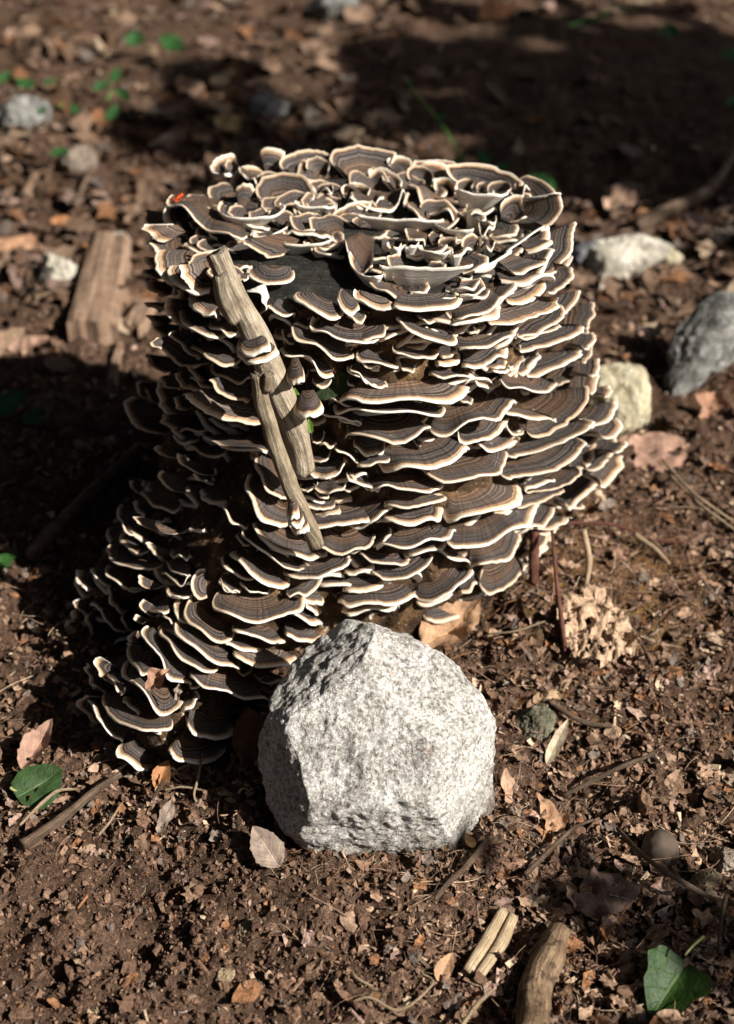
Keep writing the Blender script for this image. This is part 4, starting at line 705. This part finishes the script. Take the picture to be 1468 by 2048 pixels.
def scatter(name, label, n, tmpl, F, wfun, size, pal_w, tilt, seed, m, aniso=.3, jit=.2, sink=.3, dark=None, ylim=(-30, 2100), persp=.0, smooth=False):
    rg = np.random.default_rng(seed); P, X, Y = spread(rg, n, wfun, ylim, (-260, 1730) if ylim[1]-ylim[0] > 300 else (500, 1450)); n = len(P); k = len(tmpl[0])
    ti = rg.integers(0, len(tmpl), n); T_ = np.array(tmpl)[ti]
    sc = np.exp(rg.uniform(math.log(size[0]), math.log(size[1]), n)); sc *= 1+persp*np.clip((np.linalg.norm(P-CAMP, axis=1)-1.3), 0, 3)
    T_ = T_*(sc[:, None, None]*(1+aniso*rg.uniform(-1, 1, (n, 1, 3)))); T_ = T_+rg.normal(0, 1, T_.shape)*sc[:, None, None]*jit*.3
    V = np.einsum('nij,nkj->nki', rotm(rg, n, tilt), T_)+P[:, None, :]; V[:, :, 2] += (sc*sink)[:, None]
    w = np.array(pal_w, float); c = PAL[rg.choice(len(PAL), n, p=w/w.sum())]*rg.uniform(.7, 1.25, (n, 1))
    if dark is not None: c = c*dark(X, Y)[:, None]
    cc = np.repeat(c, k, 0); FF = (np.asarray(F)[None]+np.arange(n)[:, None, None]*k).reshape(-1, np.asarray(F).shape[1])
    return ob(name, mesh(name, V.reshape(-1, 3), FF, smooth, {'col': cc}, m), None, label, 'litter' if 'crumb' not in name else 'soil', kind='stuff')
rg0 = np.random.default_rng(3)
u2, f2 = ico(1); u3, f3 = ico(2)
cr = [u3*(1+.62*fbm(u3*2.1+i*3.3, 3, i))[:, None]*np.array((1, .85, .7)) for i in range(12)]
def lb(X, Y): return np.ones_like(X)
def clump(X, Y, s=90, k=5): return .5+.5*vn(np.c_[X/s, Y/s*1.6, X*0+k], k)
soilw = lambda X, Y: np.where(Y > 900, .55+.45*clump(X, Y), .25)
cr1 = [u2*(1+.5*fbm(u2*2.1+i*3.3, 2, i))[:, None]*np.array((1, .85, .7)) for i in range(12)]
scatter('soil_crumbs', 'finest crumbs of dark soil covering the ground', 28000, cr1, f2, soilw, (.0007, .0022), (5, 6, 4, 2, .6, .2, .3, .1, .8, .3), 1.0, 21, CRUMB, .4, .3, .25)
scatter('soil_crumbs', 'dark crumbs of soil covering the ground around the stump', 6500, cr, f3, soilw, (.0016, .0040), (5, 6, 4, 1.5, .4, .1, .3, .1, .6, .2), 1.0, 11, CRUMB, .4, .32, .25)
scatter('soil_clods', 'larger lumps of dark soil on the ground around the stump', 900, cr, f3, lambda X, Y: clump(X, Y, 70, 9), (.0035, .0075), (5, 6, 3, .6, .1, 0, .1, 0, .4, 0), 1.0, 12, CRUMB, .4, .30, .05)
# curled leaf flakes
def flake(i):
    rg = np.random.default_rng(500+i); nu, nv = 5, 4; s = np.linspace(-1, 1, nu); t = np.linspace(-.7, .7, nv); c1, c2, c3 = rg.uniform(-.7, .7, 3); V = []
    for a in s:
        for b in t:
            e = 1-.25*abs(a)**3-.3*abs(b)**3+rg.uniform(-.22, .22); V.append((a*e, b*e*rg.uniform(.7, 1.1), c1*a*a*.6+c2*b*b+c3*a*b*.6+rg.uniform(-.08, .08)))
    return np.array(V)
FL = [flake(i) for i in range(14)]; FF4 = grid_faces(5, 4)
leafw = lambda X, Y: np.clip(.25+.75*clump(X, Y, 120, 3)+.35*(X > 900)*(Y > 1100)-.75*np.clip((900-X)/350, 0, 1)*np.clip((Y-1600)/150, 0, 1)-.4*(Y < 560)*(X > 850)*(Y > 60), .05, 1)
scatter('leaf_flakes', 'small brown curled leaf flakes strewn over the soil', 10500, FL, FF4, leafw, (.0022, .0080), (2, 3, 4, 4, 3, 1.6, 2, .8, 2, 2), .45, 13, STUFF, .3, .1, .5)
# chips
bx = np.array([(x, y*.28, z*.16) for x in (-1, 1) for y in (-1, 1) for z in (-1, 1)], float); bf = np.array([(0, 1, 3, 2), (4, 6, 7, 5), (0, 4, 5, 1), (2, 3, 7, 6), (0, 2, 6, 4), (1, 5, 7, 3)])
CH = [bx*np.array((1, .8+.5*rg0.uniform(-1, 1), 1))*np.where(bx[:, :1] > 0, rg0.uniform(.25, 1), 1)+rg0.normal(0, .11, bx.shape)*np.array((1.6, 1, .6)) for _ in range(14)]
scatter('wood_chips', 'small bark and wood chips in the litter', 6500, CH, bf, leafw, (.002, .0075), (1, 2, 3, 3, 3, 2, 1, 2, 1.5, 1), .35, 14, STUFF, .4, .1, .35)
# fine straws and rootlets
def straw(i):
    rg = np.random.default_rng(900+i); n = 7; x = np.linspace(-1, 1, n); y = rg.uniform(-.4, .4)*x*x+rg.uniform(-.2, .2)*x**3; z = rg.uniform(-.05, .2)*(1-x*x); V = []
    for j in range(n):
        r = .020*(1-.4*abs(x[j]))
        for q in range(4): V.append((x[j], y[j]+r*math.cos(q*math.pi/2), z[j]+r*math.sin(q*math.pi/2)))
    return np.array(V)
STW = [straw(i) for i in range(12)]
scatter('straw_bits', 'fine dry straws and rootlets lying on the soil', 3400, STW, grid_faces(7, 4, True), leafw, (.006, .028), (.5, 1.5, 2, 3, 3, 3, 1, 3, 1, 1), .22, 15, STUFF, .2, .0, .06)
inr = lambda x0, x1, y0, y1: (lambda X, Y: ((X > x0)*(X < x1)*(Y > y0)*(Y < y1))*(.3+.7*clump(X, Y, 40, 17)))
scatter('fine_roots', 'ochre tangle of fine roots and fibres below the right side of the stump', 900, STW, grid_faces(7, 4, True), inr(900, 1400, 1040, 1260), (.006, .026), (.2, 1, 2, 2, 2, 1, 6, 3, 0, 0), .5, 19, STUFF, .2, .0, .25, ylim=(1030, 1270))
scatter('fine_fibres', 'ochre fibres and straw crumbs banked against the foot of the boulder', 420, STW, grid_faces(7, 4, True), inr(540, 1010, 1690, 1800), (.003, .014), (.2, 1, 2, 2, 2, 1, 5, 4, 0, 0), .5, 20, STUFF, .2, .0, .3, ylim=(1680, 1810))
# background litter of larger leaves
def blf(i):
    V, F, at = leaf_geo(2, .62, ('oval', 'torn', 'oak')[i % 3], .35*rg0.uniform(-.5, 1), .5*rg0.uniform(-.3, 1), .3, 700+i, 11, 6); V[:, 0] -= 1; return V
BL = [blf(i) for i in range(15)]; BLF = grid_faces(11, 6)
bgw = lambda X, Y: np.clip((.95-.93*(X > 830)*(Y > 45)*(Y < 400)*1.0)*(Y < 620)*(.3+.7*clump(X, Y, 150, 6)), .04*(Y < 900), 1)
scatter('leaf_litter', 'thick litter of brown fallen leaves behind the stump', 1900, BL, BLF, bgw, (.014, .033), (1, 2, 3, 3, 3, 1.6, 2.2, 1, 1.5, 2), .35, 16, STUFF, .25, .02, .35, ylim=(-40, 900), smooth=True, dark=lambda X, Y: X*0+.58)  # leaf colours dimmed evenly to imitate the weak dappled light back here
scatter('torn_leaf_pieces', 'torn matted pieces of brown leaf in the near litter', 950, BL, BLF, lambda X, Y: np.clip(((X > 980)*(Y > 880)+(X < 330)*(Y > 1400)*(Y < 1720)+.10)*(.2+.8*clump(X, Y, 80, 13)), 0, 1), (.005, .0135), (1, 2, 4, 4, 4, 2, 2, .8, 1.5, 2), .4, 18, STUFF, .3, .03, .45, ylim=(850, 2100), smooth=True)
scatter('pebbles', 'small pale pebbles mixed in the soil', 200, [u3*(1+.4*fbm(u3*1.5+i, 2, i))[:, None]*np.array((1, .8, .6)) for i in range(4)], f3, lb, (.0015, .0036), (0, 0, .5, 1, 2, 2, .6, 3, 3, 1), .6, 17, STUFF, .2, .03, .3, smooth=True)
# single background leaves that can be told apart
rg1 = np.random.default_rng(77); G = 0
for X, Y, l, w, cl, lab in [(60, 60, 62, 42, 4, 'blurred tan leaf nearest the top left corner'), (130, 92, 58, 42, 6, 'blurred rusty leaf left of the pair of green leaves'), (250, 30, 56, 40, 4, 'blurred tan leaf above the pair of green leaves'), (420, 80, 54, 36, 9, 'blurred pinkish leaf right of the pair of green leaves'),
    (380, 172, 80, 50, 4, 'broad blurred brown leaf behind the top left of the stump'), (500, 62, 66, 42, 6, 'blurred orange-brown leaf at the top left of centre'), (640, 88, 84, 64, 3, 'large round dull leaf below the grey slab'), (170, 255, 84, 56, 3, 'blurred brown leaf just above the flat brown-grey stone'),
    (335, 285, 74, 48, 9, 'blurred pale leaf beside the top left rim of the stump'), (20, 322, 80, 54, 5, 'blurred pale leaf at the left edge below the bluish stone'), (720, 30, 74, 46, 4, 'blurred brown leaf right of the grey slab'), (600, 252, 60, 42, 6, 'small rusty leaf directly behind the back caps'),
    (350, 228, 74, 42, 9, 'blurred pink-brown leaf left of the yellowish leaf'), (690, 205, 64, 46, 3, 'dull leaf behind the highest caps of the stump'), (540, 128, 60, 40, 4, 'blurred tan leaf above the dark grey stone')]:
    leaf('fallen_leaf', lab, X, Y, l, w, rg1.uniform(0, 360), tuple(PAL[cl]*.8), ('oval', 'torn')[G % 2], rg1.uniform(.1, .4), rg1.uniform(.1, .5), .25, (rg1.uniform(5, 30), rg1.uniform(-15, 15)), .02, seed=400+G, group='blurred leaves in the litter behind the stump'); G += 1
# ------------------------------------------------------------------ the wood around: unseen trees shading it, large ones added to dim the sky
def crown_mesh(n, ls, seed):
    rg = np.random.default_rng(seed); cl = rg.normal(0, 1, (26, 3)); cl = cl/np.linalg.norm(cl, axis=1)[:, None]*rg.uniform(.3, .82, (26, 1)); c = cl[rg.integers(0, 26, n)]+rg.normal(0, .17, (n, 3))
    t = np.array([(-1, 0, 0), (0, -.5, .12), (1, 0, 0), (0, .5, .12)])*ls; V = np.einsum('nij,kj->nki', rotm(rg, n, .8), t)*rg.uniform(.6, 1.3, (n, 1, 1))+c[:, None, :]
    F = np.arange(n*4).reshape(-1, 4); return mesh('crown', V.reshape(-1, 3), F, False, {'col': np.repeat(np.array((.05, .10, .025))*rg.uniform(.6, 1.4, (n, 1)), 4, 0)}, STUFF)
CR1 = crown_mesh(7000, .085, 1); CR2 = crown_mesh(430, .16, 2)
def tree(label, x, y, zc, r, rz, crown, name='tree'):
    o = ob(name, None, None, label, 'tree'); z = gz((x, y)); o.location = (x, y, z); rg = np.random.default_rng(int(abs(x*100+y*10)))
    parts = [tube(np.array([(0, 0, -.1), (.03*r, .02*r, zc*.5), (-.02*r, .03*r, zc), (0, 0, zc+rz*.7)]), [.09*r, .07*r, .05*r, .015*r], 24, 10, .1, 3)]
    for k in range(7):
        a = k*2.4; h = zc-rz*.45+k*rz*.13; parts.append(tube(np.array([(0, 0, h), (math.cos(a)*r*.4, math.sin(a)*r*.4, h+.2*r), (math.cos(a)*r*.75, math.sin(a)*r*.75, h+.32*r)]), [.03*r, .02*r, .008*r], 8, 6, .1, k))
    V, F, at = join(parts); ob('trunk', mesh('trunk', V, F, True, at, TWIG), o); c = ob('crown', crown, o); c.location = (0, 0, zc); c.scale = (r, r, rz); c.rotation_euler.z = x; return o
for l, x, y, zc, r, rz in (('tree out of view to the left of the stump', -3.6, .3, 3.6, 2.3, 2.9), ('tree out of view at the left behind the camera', -3.2, -3.6, 3.8, 2.4, 3.0), ('tree out of view behind the camera', .2, -5.6, 3.9, 2.4, 3.0), ('tree out of view far behind the stump at left', -2.6, 5.2, 3.9, 2.5, 3.0),
    ('tree out of view far behind the stump', 1.6, 6.6, 4.0, 2.6, 3.2), ('tree out of view far behind the stump at right', 5.6, 5.2, 4.0, 2.5, 3.0), ('tall tree out of view whose crown hangs over the place', -1.8, 1.2, 6.6, 2.4, 1.6), ('tall tree out of view whose crown hangs over the camera', .3, -2.9, 6.0, 2.9, 1.5), ('tree out of view far behind at the centre right with a high crown', 2.6, 4.3, 6.5, 2.8, 2.2)): tree(l, x, y, zc, r, rz, CR1)
tree('small tree out of view at right that shades the ground behind the stump', 3.3, -.2, 2.2, .85, .85, CR2, 'sapling')
tree('low sapling out of view at right that dapples the ground near the ivy leaf', 1.52, -1.28, .98, .24, .24, crown_mesh(110, .2, 4), 'sapling')
